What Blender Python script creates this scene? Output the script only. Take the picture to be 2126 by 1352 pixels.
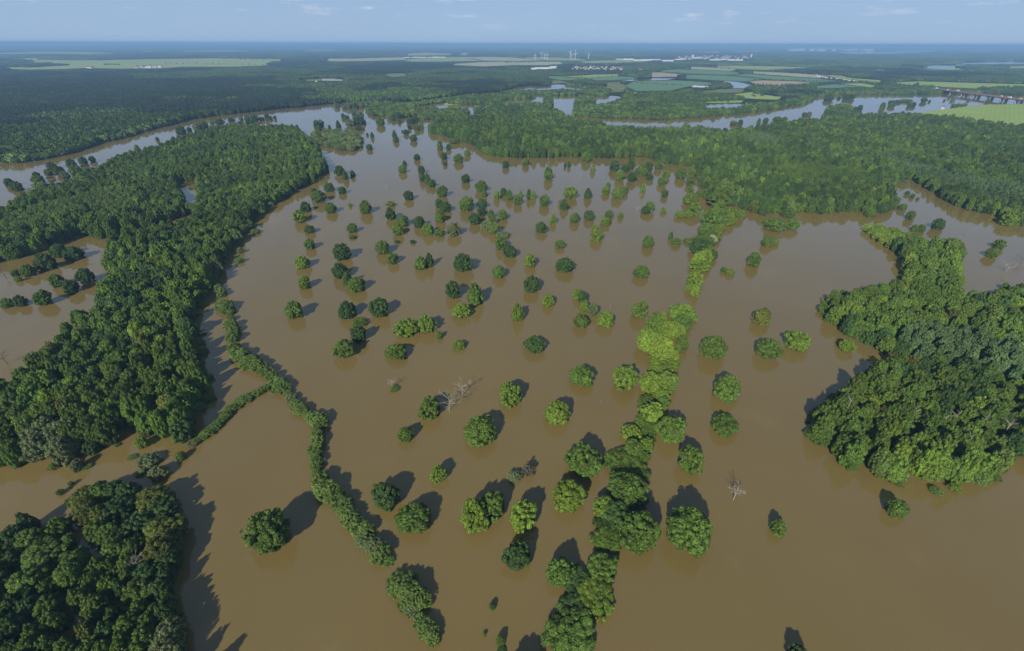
import bpy, math, random
import numpy as np
from mathutils import Matrix, Vector

random.seed(7)
RNG = np.random.default_rng(7)
for o in list(bpy.data.objects):
    bpy.data.objects.remove(o)
SC = bpy.context.scene
COL = SC.collection

# ------------------------------------------------------------------ camera
PW, PH = 2126.0, 1352.0          # frame the survey points were read from
FPX = 945.0                      # focal length in those units (16 mm on 36 mm)
CAMH = 150.0
HORIZON = 91.0
PITCH = math.atan((PH / 2 - HORIZON) / FPX)
ROLL = 0.0030
cp, sp = math.cos(PITCH), math.sin(PITCH)
FWD = np.array([0, cp, -sp])
_r = np.array([1.0, 0, 0]); _u = np.array([0, sp, cp])
RIGHT = math.cos(ROLL) * _r + math.sin(ROLL) * _u
UP = -math.sin(ROLL) * _r + math.cos(ROLL) * _u
CAM = np.array([0, 0, CAMH])

cam_d = bpy.data.cameras.new('camera')
cam = bpy.data.objects.new('camera', cam_d)
COL.objects.link(cam)
cam_d.sensor_width = 36.0
cam_d.lens = FPX / PW * 36.0
cam_d.clip_start = 1.0
cam_d.clip_end = 200000.0
m = Matrix.Identity(4)
for i in range(3):
    m[i][0] = RIGHT[i]; m[i][1] = UP[i]; m[i][2] = -FWD[i]; m[i][3] = CAM[i]
cam.matrix_world = m
SC.camera = cam

# ------------------------------------------------------------------ sun and sky
ANTI = (1390.0, 705.0)           # where the shadow of the camera falls
sd = FWD * FPX + RIGHT * (ANTI[0] - PW / 2) - UP * (ANTI[1] - PH / 2)
sd = sd / np.linalg.norm(sd)     # direction the sunlight travels
SUN_EL = math.asin(-sd[2])
SUN_AZ = math.atan2(-sd[0], -sd[1])   # heading of the sun, clockwise from +Y
sun_d = bpy.data.lights.new('sun', 'SUN')
sun_d.energy = 5.0
sun_d.angle = math.radians(0.53)
sun_d.color = (1.0, 0.93, 0.82)
sun = bpy.data.objects.new('sun', sun_d)
COL.objects.link(sun)
sun.rotation_euler = Vector(sd).to_track_quat('-Z', 'Y').to_euler()

world = bpy.data.worlds.new('World')
SC.world = world
world.use_nodes = True
nt = world.node_tree
nt.nodes.clear()
N = nt.nodes.new; L = nt.links.new
out = N('ShaderNodeOutputWorld')
bg = N('ShaderNodeBackground'); bg.inputs['Strength'].default_value = 0.080
sky = N('ShaderNodeTexSky'); sky.sky_type = 'NISHITA'; sky.sun_disc = False
sky.sun_elevation = SUN_EL; sky.sun_rotation = SUN_AZ
sky.altitude = 150; sky.air_density = 0.5; sky.dust_density = 0.12; sky.ozone_density = 4.0
# a thin high veil, thicker towards the horizon where one looks through more of it, and small fair-weather clouds
tc = N('ShaderNodeTexCoord')
sep = N('ShaderNodeSeparateXYZ'); L(tc.outputs['Generated'], sep.inputs[0])
def mth(op, a=None, b=None, c=None):
    n_ = N('ShaderNodeMath'); n_.operation = op
    for i_, v in enumerate((a, b, c)):
        if v is None: continue
        if isinstance(v, (int, float)): n_.inputs[i_].default_value = v
        else: L(v, n_.inputs[i_])
    return n_.outputs[0]
zup = mth('MAXIMUM', sep.outputs['Z'], 0.0)
tau = mth('DIVIDE', -0.26, mth('ADD', zup, 0.055))
veil = mth('SUBTRACT', 1.0, mth('EXPONENT', tau))
nz2 = N('ShaderNodeTexNoise'); nz2.inputs['Scale'].default_value = 1.0; nz2.inputs['Detail'].default_value = 5
mp2 = N('ShaderNodeMapping'); mp2.inputs['Scale'].default_value = (3, 3, 16)
L(tc.outputs['Generated'], mp2.inputs['Vector']); L(mp2.outputs[0], nz2.inputs['Vector'])
veilc = mth('MINIMUM', mth('MULTIPLY', veil, mth('MULTIPLY_ADD', nz2.outputs['Fac'], 0.5, 0.72)), 1.0)
mixc = N('ShaderNodeMix'); mixc.data_type = 'RGBA'
L(veilc, mixc.inputs['Factor']); L(sky.outputs[0], mixc.inputs[6])
mixc.inputs[7].default_value = (4.15, 5.85, 8.3, 1)
nz = N('ShaderNodeTexNoise'); nz.inputs['Scale'].default_value = 1.0; nz.inputs['Detail'].default_value = 6; nz.inputs['Roughness'].default_value = 0.6
mp = N('ShaderNodeMapping'); mp.inputs['Scale'].default_value = (17, 17, 85); mp.inputs['Location'].default_value = (3.1, 0.4, 0)
L(tc.outputs['Generated'], mp.inputs['Vector']); L(mp.outputs[0], nz.inputs['Vector'])
cr = N('ShaderNodeMapRange'); cr.inputs[1].default_value = 0.58; cr.inputs[2].default_value = 0.72
L(nz.outputs['Fac'], cr.inputs[0])
fade = N('ShaderNodeMapRange'); fade.inputs[1].default_value = 0.018; fade.inputs[2].default_value = 0.045
L(sep.outputs['Z'], fade.inputs[0])
cum = mth('MULTIPLY', mth('MULTIPLY', cr.outputs[0], fade.outputs[0]), 0.5)
mixd = N('ShaderNodeMix'); mixd.data_type = 'RGBA'
L(cum, mixd.inputs['Factor']); L(mixc.outputs[2], mixd.inputs[6]); mixd.inputs[7].default_value = (8.0, 8.6, 9.6, 1)
L(mixd.outputs[2], bg.inputs['Color'])
L(bg.outputs[0], out.inputs[0])

SC.view_settings.view_transform = 'Standard'
SC.view_settings.look = 'None'
SC.view_settings.exposure = 0.06
SC.view_settings.gamma = 1.0
SC.view_settings.use_curve_mapping = False
SC.render.engine = 'CYCLES'
cy = SC.cycles
cy.max_bounces = 4; cy.diffuse_bounces = 2; cy.glossy_bounces = 2; cy.transmission_bounces = 2
cy.volume_bounces = 0; cy.transparent_max_bounces = 8
cy.use_denoising = True
cy.caustics_reflective = False; cy.caustics_refractive = False
try:
    cy.denoiser = 'OPENIMAGEDENOISE'; cy.denoising_prefilter = 'ACCURATE'
except Exception:
    pass

# ------------------------------------------------------------------ survey helpers
def ground(px, py, z=0.0):
    d = FWD * FPX + RIGHT * (px - PW / 2) - UP * (py - PH / 2)
    t = (z - CAMH) / min(d[2], -1e-4 * FPX)
    return CAM + d * t

def project(P):
    """(n,3) points -> (n,2) survey coordinates; points behind are sent far off"""
    q = np.asarray(P, float) - CAM
    dep = q @ FWD
    bad = dep < 1.0
    dep = np.where(bad, 1.0, dep)
    x = PW / 2 + FPX * (q @ RIGHT) / dep
    y = PH / 2 - FPX * (q @ UP) / dep
    x = np.where(bad, -1e6, x); y = np.where(bad, 1e6, y)
    return np.stack([x, y], 1)

def inside(pts, poly):
    poly = np.asarray(poly, float)
    x, y = pts[:, 0], pts[:, 1]
    res = np.zeros(len(pts), bool)
    bx = (x >= poly[:, 0].min()) & (x <= poly[:, 0].max()) & (y >= poly[:, 1].min()) & (y <= poly[:, 1].max())
    if not bx.any():
        return res
    xs, ys = x[bx], y[bx]
    r = np.zeros(len(xs), bool)
    n = len(poly)
    for i in range(n):
        x1, y1 = poly[i]; x2, y2 = poly[(i + 1) % n]
        if y1 == y2:
            continue
        c = ((y1 > ys) != (y2 > ys)) & (xs < (x2 - x1) * (ys - y1) / (y2 - y1) + x1)
        r ^= c
    res[bx] = r
    return res

def vnoise(X, Y, scale, seed=0):
    """cheap smooth value noise 0..1"""
    X = np.asarray(X) / scale; Y = np.asarray(Y) / scale
    xi = np.floor(X).astype(np.int64); yi = np.floor(Y).astype(np.int64)
    fx = X - xi; fy = Y - yi
    fx = fx * fx * (3 - 2 * fx); fy = fy * fy * (3 - 2 * fy)
    def h(a, b):
        v = (a * 374761393 + b * 668265263 + seed * 974634777) & 0x7fffffff
        v = ((v ^ (v >> 13)) * 1274126177) & 0x7fffffff
        return ((v ^ (v >> 16)) & 0xffff) / 65535.0
    return (h(xi, yi) * (1 - fx) + h(xi + 1, yi) * fx) * (1 - fy) + (h(xi, yi + 1) * (1 - fx) + h(xi + 1, yi + 1) * fx) * fy

# ------------------------------------------------------------------ object helpers
def tag(o, label=None, cat=None, group=None, kind=None):
    if label: o['label'] = label
    if cat: o['category'] = cat
    if group: o['group'] = group
    if kind: o['kind'] = kind
    return o

def mesh_np(name, V, F, mat=None, smooth=False):
    me = bpy.data.meshes.new(name)
    V = np.asarray(V, np.float32)
    if isinstance(F, np.ndarray):
        k = F.shape[1]; nf = len(F)
        flat = F.astype(np.int32).ravel(); starts = np.arange(nf, dtype=np.int32) * k
        tot = np.full(nf, k, np.int32)
    else:
        flat = np.concatenate([np.asarray(a, np.int32).ravel() for a in F])
        tot = np.concatenate([np.full(len(a), a.shape[1], np.int32) for a in F])
        starts = np.concatenate([[0], np.cumsum(tot)[:-1]]).astype(np.int32)
        nf = len(tot)
    me.vertices.add(len(V)); me.vertices.foreach_set('co', V.ravel())
    me.loops.add(len(flat)); me.loops.foreach_set('vertex_index', flat)
    me.polygons.add(nf); me.polygons.foreach_set('loop_start', starts); me.polygons.foreach_set('loop_total', tot)
    if smooth:
        me.polygons.foreach_set('use_smooth', np.ones(nf, bool))
    me.update(calc_edges=True)
    me.validate()
    if mat: me.materials.append(mat)
    return me

def obj(name, me, parent=None, loc=(0, 0, 0), rz=0.0, scale=(1, 1, 1), link=True):
    o = bpy.data.objects.new(name, me)
    if link: COL.objects.link(o)
    o.parent = parent
    o.location = loc; o.rotation_euler = (0, 0, rz); o.scale = scale
    return o

def empty(name, loc, rz=0.0):
    o = bpy.data.objects.new(name, None)
    COL.objects.link(o)
    o.location = loc; o.rotation_euler = (0, 0, rz)
    o.empty_display_size = 1.0
    return o

class MB:
    """collects simple solids into one mesh"""
    def __init__(s): s.v = []; s.f = []
    def add(s, V, F):
        b = len(s.v); s.v += [tuple(v) for v in V]; s.f += [tuple(i + b for i in f) for f in F]
    def box(s, x0, x1, y0, y1, z0, z1):
        s.add([(x0, y0, z0), (x1, y0, z0), (x1, y1, z0), (x0, y1, z0), (x0, y0, z1), (x1, y0, z1), (x1, y1, z1), (x0, y1, z1)],
              [(0, 3, 2, 1), (4, 5, 6, 7), (0, 1, 5, 4), (1, 2, 6, 5), (2, 3, 7, 6), (3, 0, 4, 7)])
    def tube(s, pts, rad, n=6):
        pts = [Vector(p) for p in pts]
        rings = []
        for i, p in enumerate(pts):
            d = (pts[min(i + 1, len(pts) - 1)] - pts[max(i - 1, 0)]).normalized()
            a = Vector((0, 0, 1)) if abs(d.z) < 0.9 else Vector((1, 0, 0))
            u = d.cross(a).normalized(); w = d.cross(u)
            rings.append([p + (u * math.cos(2 * math.pi * k / n) + w * math.sin(2 * math.pi * k / n)) * rad[i] for k in range(n)])
        V = [q for r in rings for q in r]; F = []
        for i in range(len(pts) - 1):
            for k in range(n):
                F.append((i * n + k, i * n + (k + 1) % n, (i + 1) * n + (k + 1) % n, (i + 1) * n + k))
        F.append(tuple(range(n))[::-1]); F.append(tuple(range((len(pts) - 1) * n, len(pts) * n)))
        s.add(V, F)
    def mesh(s, name, mat):
        me = bpy.data.meshes.new(name); me.from_pydata(s.v, [], s.f); me.update()
        if mat: me.materials.append(mat)
        return me

# ------------------------------------------------------------------ materials
def new_mat(name):
    mt = bpy.data.materials.new(name); mt.use_nodes = True
    n = mt.node_tree; n.nodes.clear()
    o = n.nodes.new('ShaderNodeOutputMaterial')
    return mt, n, o

def plain(name, col, rough=0.7, noise=0.25, scale=0.4, spec=0.3):
    mt, n, o = new_mat(name)
    b = n.nodes.new('ShaderNodeBsdfPrincipled')
    b.inputs['Roughness'].default_value = rough
    b.inputs['Specular IOR Level'].default_value = spec
    t = n.nodes.new('ShaderNodeTexNoise'); t.inputs['Scale'].default_value = scale; t.inputs['Detail'].default_value = 5
    g = n.nodes.new('ShaderNodeTexCoord'); n.links.new(g.outputs['Object'], t.inputs['Vector'])
    mx = n.nodes.new('ShaderNodeMix'); mx.data_type = 'RGBA'
    n.links.new(t.outputs['Fac'], mx.inputs['Factor'])
    mx.inputs[6].default_value = (*[c * (1 - noise) for c in col], 1)
    mx.inputs[7].default_value = (*[min(1, c * (1 + noise)) for c in col], 1)
    n.links.new(mx.outputs[2], b.inputs['Base Color'])
    n.links.new(b.outputs[0], o.inputs[0])
    return mt

def leaf_mat():
    mt, n, o = new_mat('foliage')
    at = n.nodes.new('ShaderNodeAttribute'); at.attribute_type = 'INSTANCER'; at.attribute_name = 'tint'
    geo = n.nodes.new('ShaderNodeNewGeometry')
    mr = n.nodes.new('ShaderNodeMapRange'); mr.inputs[3].default_value = 0.52; mr.inputs[4].default_value = 1.48
    n.links.new(geo.outputs['Random Per Island'], mr.inputs[0])
    tc = n.nodes.new('ShaderNodeTexCoord')
    oi = n.nodes.new('ShaderNodeObjectInfo')
    nz = n.nodes.new('ShaderNodeTexNoise'); nz.inputs['Scale'].default_value = 1.7; nz.inputs['Detail'].default_value = 3
    nz.noise_dimensions = '4D'
    n.links.new(tc.outputs['Object'], nz.inputs['Vector'])
    rm = n.nodes.new('ShaderNodeMath'); rm.operation = 'MULTIPLY'; rm.inputs[1].default_value = 40
    n.links.new(oi.outputs['Random'], rm.inputs[0]); n.links.new(rm.outputs[0], nz.inputs['W'])
    m2 = n.nodes.new('ShaderNodeMapRange'); m2.inputs[1].default_value = 0.3; m2.inputs[2].default_value = 0.7
    m2.inputs[3].default_value = 0.64; m2.inputs[4].default_value = 1.36
    n.links.new(nz.outputs['Fac'], m2.inputs[0])
    mu = n.nodes.new('ShaderNodeMath'); mu.operation = 'MULTIPLY'
    n.links.new(mr.outputs[0], mu.inputs[0]); n.links.new(m2.outputs[0], mu.inputs[1])
    vm = n.nodes.new('ShaderNodeVectorMath'); vm.operation = 'SCALE'
    n.links.new(at.outputs['Color'], vm.inputs[0]); n.links.new(mu.outputs[0], vm.inputs['Scale'])
    # slight hue drift, leaf to leaf
    hs = n.nodes.new('ShaderNodeHueSaturation')
    hm = n.nodes.new('ShaderNodeMapRange'); hm.inputs[3].default_value = 0.478; hm.inputs[4].default_value = 0.522
    n.links.new(nz.outputs['Fac'], hm.inputs[0]); n.links.new(hm.outputs[0], hs.inputs['Hue'])
    n.links.new(vm.outputs[0], hs.inputs['Color'])
    b = n.nodes.new('ShaderNodeBsdfPrincipled')
    b.inputs['Roughness'].default_value = 0.62; b.inputs['Specular IOR Level'].default_value = 0.25
    n.links.new(hs.outputs[0], b.inputs['Base Color'])
    tr = n.nodes.new('ShaderNodeBsdfTranslucent'); n.links.new(hs.outputs[0], tr.inputs['Color'])
    ms = n.nodes.new('ShaderNodeMixShader'); ms.inputs[0].default_value = 0.28
    n.links.new(b.outputs[0], ms.inputs[1]); n.links.new(tr.outputs[0], ms.inputs[2])
    n.links.new(ms.outputs[0], o.inputs[0])
    return mt

def water_mat(name, col, rough, bump):
    mt, n, o = new_mat(name)
    b = n.nodes.new('ShaderNodeBsdfPrincipled')
    b.inputs['IOR'].default_value = 1.66
    b.inputs['Specular IOR Level'].default_value = 0.5
    b.inputs['Roughness'].default_value = rough
    g = n.nodes.new('ShaderNodeTexCoord')
    # silt clouds of slightly different brown
    t = n.nodes.new('ShaderNodeTexNoise'); t.inputs['Scale'].default_value = 0.006; t.inputs['Detail'].default_value = 6
    t.inputs['Distortion'].default_value = 1.2
    n.links.new(g.outputs['Object'], t.inputs['Vector'])
    mx = n.nodes.new('ShaderNodeMix'); mx.data_type = 'RGBA'
    n.links.new(t.outputs['Fac'], mx.inputs['Factor'])
    mx.inputs[6].default_value = (*[c * 0.84 for c in col], 1); mx.inputs[7].default_value = (*[c * 1.14 for c in col], 1)
    n.links.new(mx.outputs[2], b.inputs['Base Color'])
    w = n.nodes.new('ShaderNodeTexNoise'); w.inputs['Scale'].default_value = 0.9; w.inputs['Detail'].default_value = 3
    mp = n.nodes.new('ShaderNodeMapping'); mp.inputs['Scale'].default_value = (1.0, 1.7, 1.0)
    n.links.new(g.outputs['Object'], mp.inputs['Vector']); n.links.new(mp.outputs[0], w.inputs['Vector'])
    big = n.nodes.new('ShaderNodeTexNoise'); big.inputs['Scale'].default_value = 0.02; big.inputs['Detail'].default_value = 4
    n.links.new(g.outputs['Object'], big.inputs['Vector'])
    # breeze patches: rougher here, calmer there
    rr = n.nodes.new('ShaderNodeMapRange'); rr.inputs[1].default_value = 0.35; rr.inputs[2].default_value = 0.7
    rr.inputs[3].default_value = rough * 0.7; rr.inputs[4].default_value = rough * 1.6
    n.links.new(big.outputs['Fac'], rr.inputs[0]); n.links.new(rr.outputs[0], b.inputs['Roughness'])
    bp = n.nodes.new('ShaderNodeBump'); bp.inputs['Strength'].default_value = bump; bp.inputs['Distance'].default_value = 0.05
    n.links.new(w.outputs['Fac'], bp.inputs['Height']); n.links.new(bp.outputs[0], b.inputs['Normal'])
    n.links.new(b.outputs[0], o.inputs[0])
    return mt

def field_mat(name, col, ang=0.3, period=14.0, depth=0.10):
    mt, n, o = new_mat(name)
    b = n.nodes.new('ShaderNodeBsdfPrincipled'); b.inputs['Roughness'].default_value = 0.9
    b.inputs['Specular IOR Level'].default_value = 0.1
    g = n.nodes.new('ShaderNodeTexCoord')
    mp = n.nodes.new('ShaderNodeMapping'); mp.inputs['Rotation'].default_value = (0, 0, ang)
    n.links.new(g.outputs['Object'], mp.inputs['Vector'])
    wv = n.nodes.new('ShaderNodeTexWave'); wv.inputs['Scale'].default_value = 1.0 / period / 3.2
    wv.inputs['Distortion'].default_value = 1.0; wv.inputs['Detail'].default_value = 2
    n.links.new(mp.outputs[0], wv.inputs['Vector'])
    t = n.nodes.new('ShaderNodeTexNoise'); t.inputs['Scale'].default_value = 0.012; t.inputs['Detail'].default_value = 7
    n.links.new(g.outputs['Object'], t.inputs['Vector'])
    ad = n.nodes.new('ShaderNodeMath'); ad.operation = 'MULTIPLY_ADD'; ad.inputs[1].default_value = 0.25
    n.links.new(wv.outputs['Fac'], ad.inputs[0]); n.links.new(t.outputs['Fac'], ad.inputs[2])
    mx = n.nodes.new('ShaderNodeMix'); mx.data_type = 'RGBA'
    n.links.new(ad.outputs[0], mx.inputs['Factor'])
    mx.inputs[6].default_value = (*[c * (1 - 2.5 * depth) for c in col], 1)
    mx.inputs[7].default_value = (*[c * (1 + 2 * depth) for c in col], 1)
    n.links.new(mx.outputs[2], b.inputs['Base Color']); n.links.new(b.outputs[0], o.inputs[0])
    return mt

LEAF = leaf_mat()
BARK = plain('bark', (0.11, 0.085, 0.06), 0.9, 0.35, 2.0)
DEAD = plain('dead_wood', (0.29, 0.265, 0.22), 0.85, 0.25, 1.5)
BARE = plain('pale_bark', (0.27, 0.25, 0.20), 0.85, 0.25, 1.5)
DEADD = plain('dark_dead_wood', (0.10, 0.085, 0.07), 0.85, 0.25, 1.5)
WATER = water_mat('silty_floodwater', (0.180, 0.131, 0.042), 0.06, 0.05)
POOLW = water_mat('far_water', (0.180, 0.134, 0.050), 0.03, 0.03)
FIELD = {
    'g': field_mat('green_crop', (0.27, 0.33, 0.10), 0.4, 18, 0.14),
    'u': field_mat('bluish_crop', (0.12, 0.22, 0.115), 0.9, 24, 0.08),
    't': field_mat('dry_soil', (0.38, 0.30, 0.20), 0.2, 20, 0.10),
    'e': field_mat('pale_stubble', (0.36, 0.36, 0.21), 0.6, 22, 0.10),
    'm': field_mat('bright_meadow', (0.26, 0.35, 0.085), 0.75, 9, 0.09),
    'v': field_mat('olive_marsh', (0.15, 0.175, 0.07), 0.0, 40, 0.14),
    'p': field_mat('gravel', (0.36, 0.34, 0.33), 0.0, 30, 0.08),
}
gm, gn, go = new_mat('forest_floor')
_b = gn.nodes.new('ShaderNodeBsdfPrincipled'); _b.inputs['Roughness'].default_value = 0.95; _b.inputs['Specular IOR Level'].default_value = 0.05
_g = gn.nodes.new('ShaderNodeTexCoord')
_t = gn.nodes.new('ShaderNodeTexNoise'); _t.inputs['Scale'].default_value = 0.0011; _t.inputs['Detail'].default_value = 12; _t.inputs['Roughness'].default_value = 0.65
gn.links.new(_g.outputs['Object'], _t.inputs['Vector'])
_c = gn.nodes.new('ShaderNodeValToRGB')
_c.color_ramp.elements[0].position = 0.35; _c.color_ramp.elements[0].color = (0.016, 0.028, 0.014, 1)
_c.color_ramp.elements[1].position = 0.72; _c.color_ramp.elements[1].color = (0.055, 0.075, 0.032, 1)
gn.links.new(_t.outputs['Fac'], _c.inputs[0]); gn.links.new(_c.outputs[0], _b.inputs['Base Color']); gn.links.new(_b.outputs[0], go.inputs[0])
GROUND = gm

TINT = {'o': (0.112, 0.184, 0.029), 'd': (0.066, 0.124, 0.030), 'l': (0.160, 0.242, 0.030), 'y': (0.190, 0.290, 0.035),
        'w': (0.180, 0.222, 0.090), 'b': (0.150, 0.228, 0.050), 's': (0.112, 0.182, 0.064), 'p': (0.040, 0.066, 0.038),
        'k': (0.135, 0.162, 0.028), 'f': (0.36, 0.38, 0.22), 'z': (0.12, 0.11, 0.085)}
TWORD = {'o': 'mid green', 'd': 'dark green', 'l': 'light green', 'y': 'yellow green', 'w': 'pale grey green', 'b': 'olive green',
         's': 'silvery green', 'k': 'brownish green', 'f': 'white flowering', 'z': 'grey leafless'}

# ------------------------------------------------------------------ ground, water, fields
n = 60; S = 52000.0
xs = np.linspace(-S, S, n + 1); ys = np.linspace(-4000, 2 * S - 4000, n + 1)
gx, gy = np.meshgrid(xs, ys)
GV = np.stack([gx.ravel(), gy.ravel(), np.full(gx.size, -0.5)], 1)
ii = np.arange((n + 1) * (n + 1)).reshape(n + 1, n + 1)
GF = np.stack([ii[:-1, :-1].ravel(), ii[:-1, 1:].ravel(), ii[1:, 1:].ravel(), ii[1:, :-1].ravel()], 1)
tag(obj('ground', mesh_np('ground', GV, GF, GROUND)), kind='structure')

def sheet(name, poly, z, mat, zsurvey=0.0):
    """flat n-gon in world space from survey points"""
    P = [ground(px, py, zsurvey) for px, py in poly]
    c = np.mean(P, 0)
    me = bpy.data.meshes.new(name)
    me.from_pydata([(p[0] - c[0], p[1] - c[1], 0) for p in P], [], [tuple(range(len(P)))])
    me.update()
    if me.polygons[0].normal.z < 0: me.flip_normals()
    me.materials.append(mat)
    o = obj(name, me, loc=(c[0], c[1], z))
    tag(o, kind='structure')
    return o

BANK = [(-120, 352), (0, 333), (21, 330), (68, 328), (135, 316), (203, 295), (265, 280), (310, 266), (352, 259), (393, 249), (440, 242), (482, 237),
        (544, 231), (606, 224), (689, 216), (759, 212), (840, 213), (902, 205), (956, 197), (1026, 191), (1047, 187), (1078, 181),
        (1092, 177.5), (1130, 178), (1159, 175.5), (1213, 179), (1216, 187), (1235, 193), (1252, 198), (1282, 200), (1330, 212), (1440, 220),
        (1540, 217), (1650, 209), (1700, 199), (1727, 196), (1831, 193), (1905, 190.5), (1965, 190), (2027, 188.5), (2126, 190), (2330, 194)]
FLOODPX = BANK + [(2400, 1600), (-300, 1600)]
_bp = [ground(*p) for p in BANK]
_pts = [(p[0], p[1]) for p in _bp] + [(_bp[-1][0] + 800, _bp[-1][1] - 300), (2600, -900), (-2600, -900), (_bp[0][0] - 900, _bp[0][1] - 300)]
me = bpy.data.meshes.new('flood_water'); me.from_pydata([(x, y, 0) for x, y in _pts], [], [tuple(range(len(_pts)))]); me.update()
if me.polygons[0].normal.z < 0: me.flip_normals()
me.materials.append(WATER)
tag(obj('flood_water', me), kind='structure')

POOLS = [
    [(1289, 167), (1320, 164.5), (1360, 162.5), (1400, 163), (1385, 166), (1361, 167), (1310, 168.5)],
    [(1502, 168), (1529, 170), (1545, 173), (1562, 178), (1543, 183.5), (1514, 183.5), (1520, 178), (1517, 173)],
    [(1461, 219), (1480, 216), (1498, 214.5), (1537, 215.6), (1536, 225), (1467, 225)],
    [(1558, 197), (1563, 195.5), (1571, 200), (1566, 201)], [(1577, 197), (1584, 195.5), (1588, 198), (1580, 200)],
    [(1545, 203), (1554, 201.5), (1557, 204), (1547, 205)],
    [(1306, 192), (1314, 190.5), (1323, 191.5), (1312, 197)], [(1292, 199), (1298, 198), (1302, 201), (1294, 202)],
    [(1765, 142.5), (1780, 141), (1793, 143), (1790, 146), (1772, 145)],
    [(1808, 142.5), (1822, 141.5), (1838, 142.5), (1845, 147.5), (1815, 147)],
    [(1908, 136), (1940, 134.5), (1975, 134), (1990, 128.5), (2050, 128), (2095, 126), (2126, 127.5), (2220, 127), (2220, 132.4), (2126, 133), (2060, 133.4), (2005, 133), (1988, 141), (1975, 143.4), (1940, 142), (1906, 141)],
    [(1738, 108), (1780, 107.6), (1855, 106), (1900, 105), (1945, 103.8), (1945, 106.8), (1900, 109.6), (1850, 112), (1760, 112)],
]
for k, p in enumerate(POOLS):
    sheet('pool', p, 0.05 if k in (2,) else (0.35 if k in (3, 4, 5) else 0.0), POOLW)

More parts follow.
